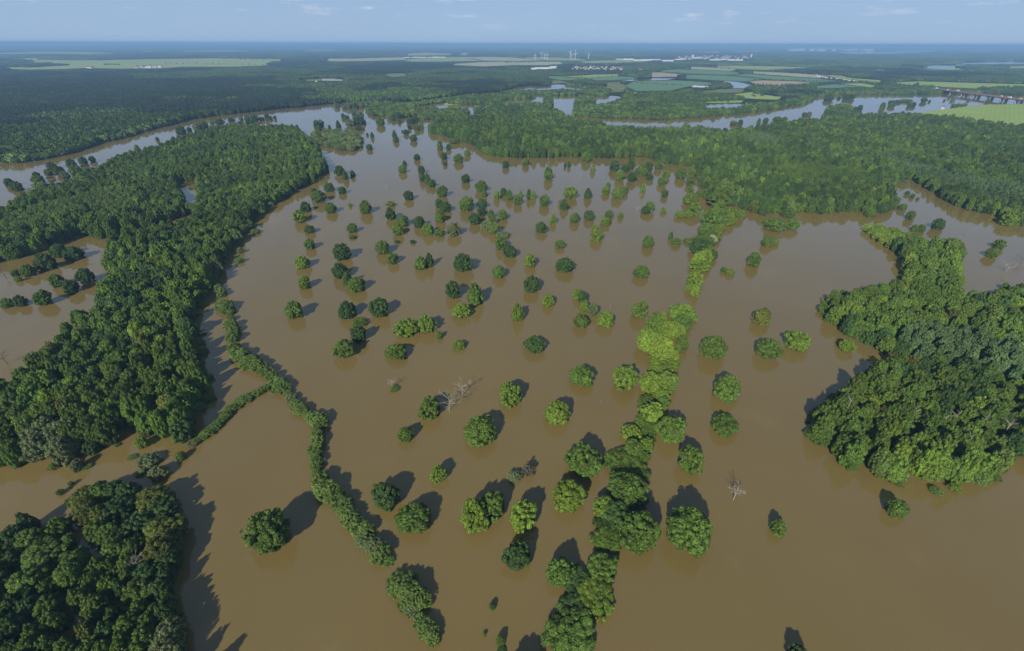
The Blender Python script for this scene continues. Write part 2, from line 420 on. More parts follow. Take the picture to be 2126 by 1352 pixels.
FIELDS = [
    ('g', [(8, 122), (60, 120.5), (90, 121), (96, 124), (130, 125), (210, 125), (300, 123), (440, 121), (530, 122), (594, 122.5), (597, 126), (560, 127.5), (566, 131), (560, 135.5), (480, 138.5), (380, 138.5), (330, 142), (240, 142.5), (180, 141), (130, 143.5), (60, 144.5), (8, 143)]),
    ('e', [(60, 128.5), (170, 127), (215, 129), (280, 131), (200, 134), (130, 132.5)]),
    ('g', [(-40, 110.5), (0, 109.5), (90, 107), (170, 108), (230, 109.5), (252, 110.5), (180, 113), (90, 111.5), (0, 112.5), (-40, 113)]),
    ('e', [(290, 106), (322, 105.5), (322, 107), (292, 107.2)]), ('e', [(372, 106), (440, 105), (520, 105), (518, 106.5), (440, 107), (375, 107.2)]),
    ('e', [(660, 126), (680, 121.5), (745, 121.5), (780, 120), (842, 119), (842, 124.5), (770, 126.5), (700, 127.5)]),
    ('g', [(622, 104.5), (660, 103), (702, 103), (702, 105), (650, 106)]),
    ('v', [(607, 168), (640, 164.5), (667, 163.5), (667, 167.5), (640, 168.5)]),
    ('p', [(668, 163.3), (690, 163.3), (722, 166), (718, 168.3), (668, 167.5)]),
    ('v', [(790, 154), (840, 151.5), (852, 158), (815, 160.5)]),
    ('g', [(840, 112), (880, 109), (940, 111.5), (941, 114), (880, 115.5), (845, 115.5)]),
    ('g', [(953, 110), (976, 108.5), (975, 115), (949, 114.5)]),
    ('g', [(842, 124), (880, 120.5), (930, 119.5), (980, 122), (1000, 126.5), (920, 128), (842, 128)]),
    ('e', [(905, 119), (972, 118.5), (1014, 118), (1064, 119.2), (1105, 123.5), (1130, 126), (1060, 127), (1004, 126), (985, 121.5)]),
    ('e', [(924, 134), (972, 131), (1000, 129), (1068, 128), (1163, 128.5), (1179, 133), (1140, 135.5), (1068, 135), (1005, 138)]),
    ('g', [(1080, 119.2), (1130, 118.5), (1202, 121.5), (1225, 124.5), (1192, 126.2), (1135, 125.6), (1108, 123.2)]),
    ('g', [(1206, 126.6), (1280, 124.8), (1339, 124), (1345, 129), (1280, 131.5), (1212, 131.5)]),
    ('m', [(1163, 158), (1202, 157), (1233, 155), (1290, 154), (1290, 158), (1220, 161), (1175, 160.5)]),
    ('u', [(1128, 157.4), (1163, 158.5), (1220, 161.2), (1290, 158.5), (1324, 160), (1322, 163.5), (1260, 167), (1163, 166), (1140, 162)]),
    ('v', [(1255, 172), (1290, 170), (1302, 183), (1296, 190), (1268, 192), (1248, 188)]),
    ('v', [(1135, 168), (1160, 167), (1180, 171), (1150, 174)]),
    ('u', [(1297, 177), (1320, 169), (1405, 167), (1467, 171), (1490, 175), (1440, 178), (1421, 181), (1394, 188), (1322, 189), (1305, 182)]),
    ('u', [(1352, 147.5), (1405, 143.8), (1510, 147.5), (1546, 152.5), (1508, 156), (1436, 153), (1390, 149.5)]),
    ('t', [(1349, 151), (1372, 149.4), (1413, 154), (1408, 159), (1349, 160.5)]),
    ('u', [(1417, 158.6), (1436, 155.5), (1508, 157.5), (1583, 164), (1550, 169), (1488, 167), (1426, 163)]),
    ('u', [(1519, 156.6), (1550, 153.2), (1643, 160.5), (1700, 163.5), (1738, 168.5), (1700, 171), (1591, 164.5)]),
    ('t', [(1556, 169), (1583, 167), (1653, 169), (1700, 173.5), (1612, 178.5), (1570, 175.5)]),
    ('e', [(1428, 139), (1508, 139.6), (1538, 143.5), (1517, 147), (1436, 143.6)]),
    ('g', [(1438, 136), (1550, 136.5), (1643, 138.5), (1705, 140.5), (1612, 146), (1540, 143.4), (1510, 139.2)]),
    ('e', [(1565, 148), (1663, 153), (1704, 156.3), (1704, 162), (1653, 159.6), (1556, 152)]),
    ('m', [(1519, 196.5), (1570, 190), (1586, 196), (1630, 202), (1612, 207), (1579, 206), (1543, 204)]),
    ('m', [(1442, 210.5), (1467, 204.5), (1546, 206), (1539, 212.8), (1467, 214)]),
    ('v', [(1446, 190.5), (1500, 184.5), (1545, 185.5), (1540, 192), (1470, 193.5)]),
    ('m', [(1712, 155.5), (1752, 157.4), (1769, 162.5), (1850, 168), (1818, 171.5), (1748, 165)]),
    ('m', [(1744, 174), (1789, 172.7), (1824, 179), (1810, 181.5)]),
    ('u', [(1688, 179.5), (1736, 175), (1789, 180), (1727, 183), (1690, 182.5)]),
    ('m', [(1847, 171), (1914, 169), (1996, 171.5), (2126, 175), (2240, 176.5), (2240, 183), (2126, 181.5), (2079, 182), (2027, 184), (1955, 180.5), (1903, 178), (1860, 174.5)]),
    ('g', [(1900, 143), (2000, 141.5), (2040, 142.5), (1980, 145.5)]),
    ('g', [(2075, 138.5), (2126, 137), (2200, 137.5), (2200, 141), (2080, 142)]),
    ('e', [(1340, 101.5), (1372, 100.6), (1374, 101.6), (1345, 102.6)]), ('e', [(1455, 107.6), (1500, 107), (1498, 109), (1458, 109.2)]),
    ('g', [(1520, 106), (1580, 105), (1582, 107), (1525, 107.8)]),
    ('e', [(1140, 98.5), (1180, 97.8), (1182, 99.4), (1144, 99.8)]),
    ('e', [(2030, 101.5), (2126, 101), (2230, 101.5), (2230, 103), (2040, 103.2)]),
]
for k, p in FIELDS:
    sheet('field', p, -0.1 if len(p) < 30 and p[0][1] != 128.5 else -0.15, FIELD[k])
# raised meadow on the right bank, with its shore
MEADOW = [(1905, 236), (1935, 231), (1962, 228), (2000, 222.5), (2040, 218.5), (2126, 216.5), (2260, 215), (2420, 216), (2420, 300), (2240, 280), (2126, 268), (2040, 257), (1960, 247)]
ms = [ground(*p) for p in MEADOW]; mc = np.mean(ms, 0)
Vv = [(p[0] - mc[0], p[1] - mc[1], 0.9) for p in ms]
Vo = [(1.012 * (p[0] - mc[0]), 1.012 * (p[1] - mc[1]), -0.3) for p in ms]
k = len(ms)
me = bpy.data.meshes.new('meadow')
me.from_pydata(Vv + Vo, [], [tuple(range(k))] + [(i, (i + 1) % k, k + (i + 1) % k, k + i) for i in range(k)]); me.update()
me.materials.append(FIELD['m'])
tag(obj('meadow', me, loc=(mc[0], mc[1], 0)), kind='structure')
sheet('marsh_bank', [(1690, 201), (1727, 196.6), (1831, 193.8), (1905, 192), (1905, 195), (1831, 195), (1727, 198.2), (1695, 202.4)], 0.25, FIELD['v'])
sheet('marsh_bank', [(925, 214), (960, 212), (975, 215), (940, 219), (920, 218.5)], 0.25, FIELD['m'])

# low hills along the skyline
def hills(name, d0, d1, a0, a1, hmax, seed):
    A = np.radians(np.linspace(a0, a1, 220)); V = []; F = []
    hh = hmax * (0.35 + 0.65 * vnoise(np.arange(220) * 1.0, np.zeros(220), 22, seed)) * (0.8 + 0.4 * vnoise(np.arange(220) * 1.0, np.zeros(220), 5, seed + 9))
    hh *= np.minimum(1, np.minimum(np.arange(220), np.arange(220)[::-1]) / 30.0)
    prof = [(0, -1.0), (0.25, 0.35), (0.5, 0.95), (0.7, 1.0), (1.0, -1.0)]
    for i, a in enumerate(A):
        for t, s in prof:
            d = d0 + (d1 - d0) * t
            V.append((math.sin(a) * d, math.cos(a) * d, hh[i] * s if s > 0 else -2))
    w = len(prof)
    for i in range(219):
        for j in range(w - 1):
            F.append((i * w + j, (i + 1) * w + j, (i + 1) * w + j + 1, i * w + j + 1))
    tag(obj(name, mesh_np(name, np.array(V), np.array(F), GROUND, True)), kind='structure')
hills('hills', 19000, 26000, -56, -4, 95, 3)
hills('hills', 24000, 34000, -30, 22, 100, 5)
hills('hills', 30000, 42000, 5, 58, 80, 8)

# ------------------------------------------------------------------ tree meshes
def ico(sub):
    t = (1 + 5 ** .5) / 2
    v = [(-1, t, 0), (1, t, 0), (-1, -t, 0), (1, -t, 0), (0, -1, t), (0, 1, t), (0, -1, -t), (0, 1, -t), (t, 0, -1), (t, 0, 1), (-t, 0, -1), (-t, 0, 1)]
    f = [(0, 11, 5), (0, 5, 1), (0, 1, 7), (0, 7, 10), (0, 10, 11), (1, 5, 9), (5, 11, 4), (11, 10, 2), (10, 7, 6), (7, 1, 8), (3, 9, 4), (3, 4, 2), (3, 2, 6), (3, 6, 8), (3, 8, 9), (4, 9, 5), (2, 4, 11), (6, 2, 10), (8, 6, 7), (9, 8, 1)]
    v = [np.array(a) / np.linalg.norm(a) for a in v]
    for _ in range(sub):
        cache = {}; nf = []
        def mid(a, b):
            key = (min(a, b), max(a, b))
            if key not in cache:
                p = v[a] + v[b]; v.append(p / np.linalg.norm(p)); cache[key] = len(v) - 1
            return cache[key]
        for a, b, c in f:
            x, y, z = mid(a, b), mid(b, c), mid(c, a)
            nf += [(a, x, z), (b, y, x), (c, z, y), (x, y, z)]
        f = nf
    return np.array(v), np.array(f)
ICO0, ICO1 = ico(0), ico(1)

HU = 1.5      # height of a crown mesh; its radius is 1
def crown_mesh(name, seed, nclump=46, nleaf=6500, leaf=0.075, cr=(0.20, 0.40), core=0.80, fat=0.78, sway=0.16, cone=0.0, coreico=ICO0, mats=None, crad=0.74):
    r = np.random.default_rng(seed)
    c0 = np.array([0, 0, 0.62]); rad = np.array([1, 1, 0.88])
    d = r.normal(size=(nclump * 3, 3)); d /= np.linalg.norm(d, axis=1)[:, None]
    d = d[d[:, 2] > -0.80][:nclump]; n = len(d)
    # a lopsided outline: the crown bulges in some directions
    ph = r.uniform(0, 2 * math.pi, 3); az = np.arctan2(d[:, 1], d[:, 0])
    bul = 1 + sway * (np.sin(az + ph[0]) * 0.5 + np.sin(2 * az + ph[1]) * 0.6 + np.sin(3 * az + ph[2]) * 0.5) * (1 - np.abs(d[:, 2]))
    cc = c0 + d * rad * (crad * r.uniform(0.74, 1.06, n) * bul)[:, None]
    R = r.uniform(cr[0], cr[1], n)
    if cone > 0:
        k = 1 - cone * np.clip(cc[:, 2] / HU, 0, 1)
        cc[:, :2] *= k[:, None]; R *= np.clip(k * 1.15, 0.3, 1)
    # inner mass
    ni = 9
    di = r.normal(size=(ni, 3)); di /= np.linalg.norm(di, axis=1)[:, None]
    cc2 = c0 + di * rad * 0.32; R2 = np.full(ni, 0.47)
    if cone > 0: cc2[:, :2] *= (1 - cone * np.clip(cc2[:, 2:3] / HU, 0, 1)); R2 *= 0.8
    C = np.vstack([cc, cc2]); RR = np.concatenate([R, R2])
    M = int(nleaf * 3.2)
    wgt = RR ** 2; wgt[n:] *= 0.30; pick = r.choice(len(C), M, p=wgt / wgt.sum())
    dd = r.normal(size=(M, 3)); dd /= np.linalg.norm(dd, axis=1)[:, None]
    P = C[pick] + dd * (RR[pick] * r.uniform(0.86, 1.10, M))[:, None] * np.array([1, 1, 0.85])
    ok = P[:, 2] > 0.02
    for j in range(len(C)):
        q = (P - C[j]) / np.array([1, 1, 0.85])
        ok &= ~((q * q).sum(1) < (0.80 * RR[j]) ** 2) | (pick == j)
    P = P[ok][:nleaf]; dd = dd[ok][:nleaf]; m = len(P)
    nrm = dd + r.normal(size=(m, 3)) * 0.42 + np.array([0, 0, 0.22]); nrm /= np.linalg.norm(nrm, axis=1)[:, None]
    t = np.cross(nrm, r.normal(size=(m, 3))); t /= np.linalg.norm(t, axis=1)[:, None]
    b = np.cross(nrm, t)
    s = leaf * r.uniform(0.55, 1.35, m)[:, None]; e = r.uniform(0.55, 1.0, m)[:, None]
    q0 = P - t * s; q1 = P - b * s * e + nrm * s * .15; q2 = P + t * s; q3 = P + b * s * e + nrm * s * .15
    V = np.stack([q0, q1, q2, q3], 1).reshape(-1, 3); F = np.arange(4 * m).reshape(-1, 4)
    iv, fi = coreico
    cv = []; cf = []; base = len(V)
    for j in range(len(C)):
        vv = C[j] + iv * RR[j] * core * np.array([1, 1, 0.85]) * r.uniform(0.9, 1.08, (len(iv), 1))
        vv[:, 2] = np.maximum(vv[:, 2], 0.01)
        cv.append(vv); cf.append(fi + base); base += len(iv)
    V = np.vstack([V] + cv)
    return mesh_np(name, V, [F, np.vstack(cf)], mats or LEAF)

def trunk_mesh(name, seed, mat):
    r = random.Random(seed); b = MB()
    b.tube([(0, 0, -0.25), (0.01, 0, 0.15), (0.02, 0.02, 0.5), (0.0, 0.03, 0.85)], [0.085, 0.065, 0.05, 0.02], 7)
    for k in range(5):
        a = k * 1.256 + r.uniform(-.3, .3); z = r.uniform(.15, .5); l = r.uniform(.4, .7)
        b.tube([(0.01, 0.01, z), (math.cos(a) * l * .5, math.sin(a) * l * .5, z + .18), (math.cos(a) * l, math.sin(a) * l, z + .3)], [.035, .025, .01], 5)
    return b.mesh(name, mat)

OAK = [crown_mesh('oak_crown', 100 + i, nclump=[190, 210, 160, 230, 180, 150, 200][i], cr=(.075, .185), core=.62, sway=[.14, .2, .28, .12, .22, .32, .18][i], cone=[0, .12, 0, .1, .22, .05, .3][i], nleaf=13000, leaf=.043, crad=.90) for i in range(7)]
BUSH = [crown_mesh('willow_crown', 200 + i, nclump=210, nleaf=11000, leaf=0.040, cr=(.07, .165), core=.62, sway=[.2, .3, .12][i], crad=.91) for i in range(3)]
LOOSE = [crown_mesh('loose_crown', 300 + i, nclump=46, nleaf=3200, leaf=0.055, cr=(.09, .2), core=0.5, sway=.45, crad=.86) for i in range(2)]
CONE = [crown_mesh('narrow_crown', 400 + i, nclump=150, nleaf=7000, leaf=0.055, cr=(.08, .20), core=.62, cone=.5, sway=.16, crad=.88) for i in range(2)]
MID = [crown_mesh('mid_crown', 500 + i, nclump=36, nleaf=700, leaf=0.15, cr=(.18, .34), sway=.2, cone=[0, .1, .2, 0][i], crad=.8) for i in range(4)]
MIDC = [crown_mesh('mid_narrow_crown', 520 + i, nclump=22, nleaf=420, leaf=0.17, cr=(.24, .4), sway=.15, cone=.6) for i in range(2)]
TRUNK = [trunk_mesh('tree_trunk', 600 + i, BARK) for i in range(3)]

# ------------------------------------------------------------------ single trees
DOME = []
for el in np.radians(np.linspace(-40, 90, 14)):
    for az in np.radians(np.arange(0, 360, 20)):
        DOME.append((math.cos(el) * math.cos(az), math.cos(el) * math.sin(az), (0.62 + 0.88 * math.sin(el)) / HU))
DOME = np.array(DOME); DOME = DOME[DOME[:, 2] >= 0]

def fit(bb, grow=1.07, hmax=None):
    """ground position, radius and height of a crown that fills a surveyed box"""
    x0, y0, x1, y1 = bb
    ew, eh = (x1 - x0) * (grow - 1) / 2, (y1 - y0) * (grow - 1) / 2
    x0 -= ew; x1 += ew; y0 -= eh; y1 += eh
    if hmax is None:
        hmax = 2.8 if (y1 - y0) > 1.2 * (x1 - x0) and abs((x0 + x1) / 2 - PW / 2) < 560 and y1 < 760 else 1.85
    g = ground((x0 + x1) / 2, y1)
    dep = (np.array([g[0], g[1], 0]) - CAM) @ FWD
    R = (x1 - x0) / 2 * dep / FPX; h = 1.5 * R
    X, Y = g[0], g[1] + R * 0.8
    for _ in range(40):
        p = project(DOME * np.array([R, R, h]) + np.array([X, Y, 0]))
        a0, b0 = p.min(0); a1, b1 = p.max(0)
        R *= ((x1 - x0) / (a1 - a0)) ** 0.8
        dep = (np.array([X, Y, h / 2]) - CAM) @ FWD
        X += ((x0 + x1) - (a0 + a1)) / 2 * dep / FPX
        gb = ground((a0 + a1) / 2, b1); gt = ground((a0 + a1) / 2, y1)
        Y += np.clip(gt[1] - gb[1], -60, 60) * 0.7
        h *= np.clip((y1 - y0) / max(b1 - b0, 1e-3), .7, 1.4) ** 0.9
        h = min(max(h, 0.55 * R), hmax * R)
    return X, Y, R, h

LABELS = set()
_ones = 'zero one two three four five six seven eight nine ten eleven twelve thirteen fourteen fifteen sixteen seventeen eighteen nineteen'.split()
_tens = 'x x twenty thirty forty fifty sixty seventy eighty ninety'.split()
def numw(k):
    k = max(0, min(100, int(k)))
    if k == 100: return 'hundred'
    return _ones[k] if k < 20 else _tens[k // 10] + ('' if k % 10 == 0 else '-' + _ones[k % 10])
def place_words(px, py):
    return '%s percent across, %s percent down' % (numw(round(px / PW * 100)), numw(round(py / PH * 100)))

def size_word(w):
    return 'tiny' if w < 14 else 'small' if w < 26 else 'medium' if w < 44 else 'large' if w < 66 else 'huge'

def unique(label, px, py):
    base = label
    for extra in ('', ', upper one', ', lower one', ', middle one', ', outer one', ', inner one'):
        label = base + extra
        if label not in LABELS: break
    if len(label.replace('-', 'x').replace(',', ' ').split()) > 16: label = label.replace(' green', '', 1)
    LABELS.add(label)
    return label

def jitter(c, amt=0.12):
    k = random.uniform(1 - amt, 1 + amt); s = random.uniform(-.05, .05)
    return (c[0] * k * (1 + s), c[1] * k, c[2] * k * (1 - s))

def tree(name, X, Y, R, h, t, label, cat, group, shape=None, rz=None):
    rz = random.uniform(0, 6.283) if rz is None else rz
    root = empty(name, (X, Y, 0))
    tag(root, label, cat, group)
    if shape is None:
        shape = BUSH if t in 'wbf' else OAK
        if t in 'oldyk' and h > 2.25 * R: shape = CONE
        if t == 's': shape = CONE
    me = random.choice(shape)
    c = obj('crown', me, root, (0, 0, 0), rz, (R * random.uniform(.88, 1.1), R * random.uniform(.88, 1.1), h / HU))
    if h > R: c.rotation_euler = (random.uniform(-.09, .09), random.uniform(-.09, .09), rz)
    c['tint'] = jitter(TINT[t])
    obj('trunk', random.choice(TRUNK), root, (0, 0, 0), rz, (R, R, h / HU))
    return root

def crop(ox, oy, s, items):
    return [((ox + a * s, oy + b * s, ox + c * s, oy + d * s), t) for a, b, c, d, t in items]

SOLO = []
A = crop(580, 230, .19755, [
 (640,15,690,75,'d'),(680,40,735,100,'d'),(760,10,815,60,'d'),(805,5,890,80,'w'),(690,90,790,165,'w'),(770,45,880,150,'d'),(790,148,858,205,'d'),(875,85,912,130,'d'),
 (1015,78,1102,155,'o'),(1240,85,1277,130,'d'),(1130,35,1180,90,'w'),(1170,50,1215,105,'d'),(1195,10,1300,80,'d'),(1335,70,1420,135,'d'),(1390,25,1470,125,'d'),(1342,148,1385,193,'d'),
 (1420,150,1475,208,'o'),(1463,115,1520,185,'o'),(1303,197,1358,248,'d'),(1283,203,1304,224,'d'),(1178,203,1238,290,'d'),(1195,265,1256,328,'d'),(1377,243,1443,317,'d'),(950,224,998,283,'d'),
 (908,234,938,262,'d'),(912,350,977,408,'d'),(583,100,655,195,'d'),(503,123,545,200,'d'),(1790,285,1875,345,'o'),(1648,308,1718,408,'o'),(1748,345,1806,410,'d'),(1698,430,1770,512,'d'),
 (1718,535,1768,578,'d'),(1940,405,2003,473,'l'),(1830,455,1930,543,'o'),(1412,455,1480,520,'d'),(1293,520,1340,580,'d'),(1252,565,1330,652,'o'),(1448,575,1528,655,'d'),(1460,640,1530,740,'d'),
 (1515,655,1600,770,'d'),(1560,715,1638,803,'d'),(1918,670,2003,755,'d'),(583,577,695,675,'d'),(650,620,730,722,'d'),(733,615,800,692,'d'),(470,758,578,850,'d'),(608,798,700,873,'d'),
 (328,812,400,870,'d'),(338,840,482,962,'o'),(1312,840,1408,938,'d'),(1655,788,1770,902,'o'),(210,955,342,1062,'d'),(148,1043,290,1172,'l'),(480,960,592,1075,'o'),(722,968,765,1008,'l'),
 (828,945,965,1082,'o'),(1125,948,1218,1010,'l'),(1113,1005,1232,1140,'d'),(1230,1103,1360,1215,'o'),(1175,1170,1300,1308,'l'),(1415,1105,1530,1227,'d'),(1500,1155,1630,1305,'l'),(1635,1238,1735,1320,'o'),
 (1630,920,1715,1020,'d'),(1685,955,1803,1062,'d'),(1632,1040,1745,1170,'o'),(1765,1180,1898,1315,'w'),(1900,893,2040,1048,'o'),(1993,1070,2110,1195,'d'),(262,1203,372,1287,'d'),(710,1183,812,1282,'o'),
 (340,610,405,660,'w'),(425,612,485,660,'w'),(165,683,225,735,'w'),(215,718,285,770,'w'),(110,755,205,815,'w'),(110,708,160,755,'w'),(0,830,80,910,'w'),(330,350,450,470,'o'),
 (342,95,430,180,'d'),(390,95,468,165,'w'),(380,140,448,215,'d')])
B = crop(980, 300, .19755, [
 (40,380,155,495,'o'),(98,455,160,547,'o'),(318,170,388,245,'d'),(528,143,608,222,'o'),(755,222,860,362,'o'),(960,190,998,238,'d'),(998,172,1042,238,'d'),(1148,82,1250,182,'o'),
 (1243,207,1300,287,'l'),(1450,165,1555,275,'d'),(1630,115,1715,250,'d'),(1560,210,1650,292,'d'),(1710,212,1850,335,'o'),(1800,180,1900,280,'d'),(1840,295,1908,373,'d'),(1505,275,1605,372,'l'),
 (1628,287,1725,390,'d'),(1920,170,2010,255,'o'),(2000,260,2085,350,'l'),(1957,330,2045,425,'o'),(228,475,297,577,'l'),(292,445,365,532,'d'),(350,475,438,582,'o'),(427,535,525,633,'o'),
 (490,450,540,557,'l'),(567,468,640,575,'d'),(600,475,678,576,'l'),(708,520,822,645,'o'),(968,445,1105,567,'l'),(905,560,945,635,'w'),(928,575,1018,688,'d'),(1178,455,1265,565,'d'),
 (1408,398,1458,450,'o'),(1367,430,1450,520,'l'),(1470,445,1580,565,'l'),(1560,425,1640,520,'o'),(1760,408,1832,497,'l'),(1987,470,2065,553,'d'),(60,555,155,665,'d'),(55,655,150,752,'d'),
 (165,677,242,775,'o'),(265,670,368,790,'o'),(175,750,270,830,'o'),(92,800,200,900,'w'),(165,805,285,935,'b'),(265,915,388,985,'w'),(238,965,372,1100,'o'),(340,1055,468,1190,'d'),
 (545,1130,680,1288,'l'),(805,720,890,830,'l'),(1030,718,1132,823,'o'),(1178,693,1287,795,'d'),(1398,693,1490,782,'o'),(1337,765,1442,853,'l'),(1527,713,1592,777,'l'),(668,815,785,925,'d'),
 (868,1005,980,1092,'o'),(1255,835,1320,905,'l'),(1252,885,1375,1012,'l'),(1783,930,1913,1080,'o'),(2055,910,2117,995,'d'),(1812,600,1922,712,'o'),(1778,648,1865,730,'d'),(1978,663,2048,720,'l')])
Cc = crop(1380, 330, .2145, [
 (62,765,168,840,'o'),(175,765,310,828,'b'),(272,722,318,778,'w'),(180,330,335,440,'l'),(218,420,360,545,'l'),(95,505,190,572,'l'),(180,500,270,572,'l'),(115,85,215,190,'o'),
 (205,170,290,255,'o'),(220,245,290,340,'o'),(225,55,300,150,'o'),(280,80,370,185,'d'),(325,155,390,225,'o'),(405,55,490,120,'o'),(330,270,410,362,'l'),(395,240,485,350,'l'),
 (950,568,1030,650,'o'),(990,580,1155,705,'o'),(1172,578,1300,685,'o'),(935,748,1045,848,'o'),(1030,760,1105,835,'b'),(782,883,935,1040,'o'),(540,1043,610,1100,'o'),(590,1065,670,1130,'l'),
 (1130,475,1265,570,'o'),(1400,385,1560,512,'o')])
ROWC = crop(1380, 330, .2145, [
 (430,345,600,450,'o'),(440,420,590,560,'o'),(375,510,520,630,'o'),(500,520,605,650,'o'),(580,540,670,628,'l'),(600,485,700,580,'l'),(690,480,770,570,'l'),(350,640,490,740,'o'),
 (505,640,577,690,'l'),(480,690,540,735,'l'),(345,710,505,790,'o'),(420,735,495,815,'f'),(320,755,470,860,'o'),(260,790,420,905,'d'),(380,830,470,930,'o'),(420,880,500,965,'d'),(300,845,420,920,'y'),
 (270,895,380,1030,'y'),(340,890,465,1010,'y'),(260,985,425,1080,'y'),(270,1070,330,1105,'l'),(225,1105,370,1230,'l'),(200,1230,245,1272,'l'),(250,1210,340,1320,'l'),(480,300,600,400,'o'),(520,230,650,340,'b'),(600,280,740,400,'b')])
D = crop(580, 480, .2071, [
 (252,60,360,180,'o'),(547,120,718,290,'d'),(697,42,770,80,'d'),(147,252,295,378,'y'),(173,447,312,583,'l'),(528,303,685,472,'d'),(625,388,742,550,'d'),(690,468,850,613,'o'),
 (962,90,1098,230,'o'),(1070,218,1195,330,'o'),(1157,90,1205,123,'d'),(1310,88,1362,126,'d'),(1350,237,1475,388,'o'),(1450,208,1552,355,'d'),(1748,193,1925,398,'d'),(1660,502,1825,670,'d'),
 (1872,508,2060,738,'o'),(1735,725,1905,868,'l'),(52,695,242,877,'o'),(583,700,785,880,'d'),(903,675,1097,857,'d'),(720,885,890,960,'o'),(700,930,880,1115,'d'),(548,1055,740,1272,'o'),
 (1157,878,1385,1062,'l'),(1375,838,1548,1018,'l'),(1567,995,1642,1085,'o'),(1740,1092,1868,1193,'l'),(1065,1125,1285,1297,'o')])
E = crop(980, 480, .2071, [
 (212,348,332,470,'o'),(520,437,677,612,'d'),(693,617,818,755,'l'),(400,718,530,895,'l'),(1005,563,1095,680,'l'),(1060,585,1160,715,'d'),(1085,675,1172,805,'l'),(1165,725,1265,850,'w'),
 (1020,830,1170,972,'o'),(1267,812,1415,962,'y'),(1585,688,1757,877,'o'),(842,268,1025,412,'d'),(1622,347,1780,472,'o')])
K = crop(1040, 620, .2515, [
 (205,315,362,447,'d'),(563,548,778,723,'o'),(918,555,1140,762,'l'),(1657,298,1860,498,'o'),(1738,617,1985,838,'o'),(1730,955,1960,1132,'o'),(-25,698,170,885,'l'),(360,835,565,1040,'l')])
ROWK = crop(1040, 620, .2515, [
 (1208,113,1330,265,'o'),(1290,125,1390,262,'l'),(1415,70,1590,180,'l'),(1430,150,1560,265,'o'),(1345,205,1488,320,'y'),(1150,275,1290,425,'y'),(1265,265,1335,350,'o'),(1260,340,1420,500,'y'),
 (1400,330,1470,500,'y'),(1460,305,1552,425,'o'),(1258,480,1440,590,'l'),(1220,560,1330,640,'l'),(1165,600,1300,755,'l'),(1290,590,1435,760,'l'),(1215,710,1290,780,'l'),(1285,740,1370,840,'l'),
 (1150,805,1265,890,'o'),(1305,820,1385,900,'o'),(1215,775,1295,820,'l'),(1140,885,1230,960,'l'),(1180,878,1325,1015,'y'),(1125,950,1210,1040,'o'),(1130,1005,1275,1110,'o'),(1265,1030,1325,1105,'l'),
 (1325,885,1500,1145,'o'),(1020,1058,1145,1165,'y'),(1140,1100,1275,1200,'o'),(1025,1145,1165,1320,'o'),(1140,1150,1245,1270,'l'),(1130,1220,1220,1352,'o')])
ROWK += crop(1040, 900, .3342, [
 (680,138,890,285,'o'),(682,258,880,450,'o'),(590,360,700,520,'l'),(625,415,785,575,'d'),(585,545,690,620,'d'),(580,585,742,730,'o'),(735,478,955,735,'o'),(297,752,440,938,'o'),
 (540,745,715,920,'o'),(400,840,560,990,'d'),(470,920,692,1122,'l'),(375,1050,550,1180,'d'),(290,1140,580,1400,'o')])
Ll = crop(1040, 900, .3342, [
 (418,65,620,272,'o'),(335,293,510,475,'l'),(52,402,222,602,'y'),(28,615,185,845,'d'),(1050,462,1325,750,'o'),(1090,55,1260,248,'o'),(42,228,125,303,'w'),(130,160,210,262,'z'),(60,1385,235,1600,'o')])
J = crop(640, 960, .2899, [
 (455,128,665,338,'d'),(637,290,878,525,'o'),(870,12,985,142,'l'),(1070,230,1310,508,'l'),(1230,215,1410,415,'o'),
 (1290,980,1340,1060,'d'),(1243,1213,1272,1252,'y'),(1340,1228,1408,1315,'o'),(1355,1310,1420,1380,'d')])
ROWW = crop(380, 340, .3108, [
 (178,742,236,795,'b'),(192,765,250,820,'b'),(208,785,262,842,'b'),(222,838,295,890,'b'),(212,870,335,985,'b'),(292,978,338,1010,'b'),(280,1020,360,1100,'b'),(290,1065,380,1140,'b'),(278,1115,380,1200,'b'),(295,1180,385,1265,'b'),(310,1220,430,1315,'b'),(380,1280,510,1365,'b')])
ROWW += crop(380, 740, .2662, [
 (450,0,595,75,'b'),(578,50,700,150,'b'),(630,90,745,205,'b'),(695,190,840,290,'b'),(780,230,850,305,'b'),(800,262,885,352,'w'),(850,300,965,448,'b'),(925,390,1000,475,'b'),
 (965,390,1140,570,'b'),(1000,500,1100,590,'b'),(990,580,1100,700,'b'),(965,650,1095,770,'b'),(990,740,1085,860,'b'),(1000,800,1085,915,'b')])
ROWW += crop(640, 960, .2899, [
 (45,62,205,262,'b'),(168,233,310,362,'b'),(240,320,360,448,'b'),(302,418,455,560,'b'),(340,500,440,615,'w'),(415,525,548,672,'w'),(488,640,607,752,'b'),(572,780,755,965,'b'),
 (635,880,760,1078,'b'),(735,880,882,1060,'b'),(718,1040,790,1110,'w'),(745,1060,855,1190,'b'),(833,1165,940,1295,'b')])
ROWS = crop(380, 740, .2662, [
 (613,220,685,272,'b'),(510,250,608,325,'b'),(425,285,540,365,'b'),(365,340,455,405,'b'),(325,370,420,440,'b'),(255,438,345,530,'b'),(200,500,290,580,'b'),(140,555,235,630,'b'),(100,610,170,670,'b'),(32,645,118,712,'w')])
I2 = crop(380, 740, .2662, [(1678,543,1800,665,'o'),(1610,228,1685,275,'o')]) + [((505, 1047, 602, 1150), 'o'), ((870, 820, 913, 867), 'o'), ((968, 864, 1028, 922), 'o')]
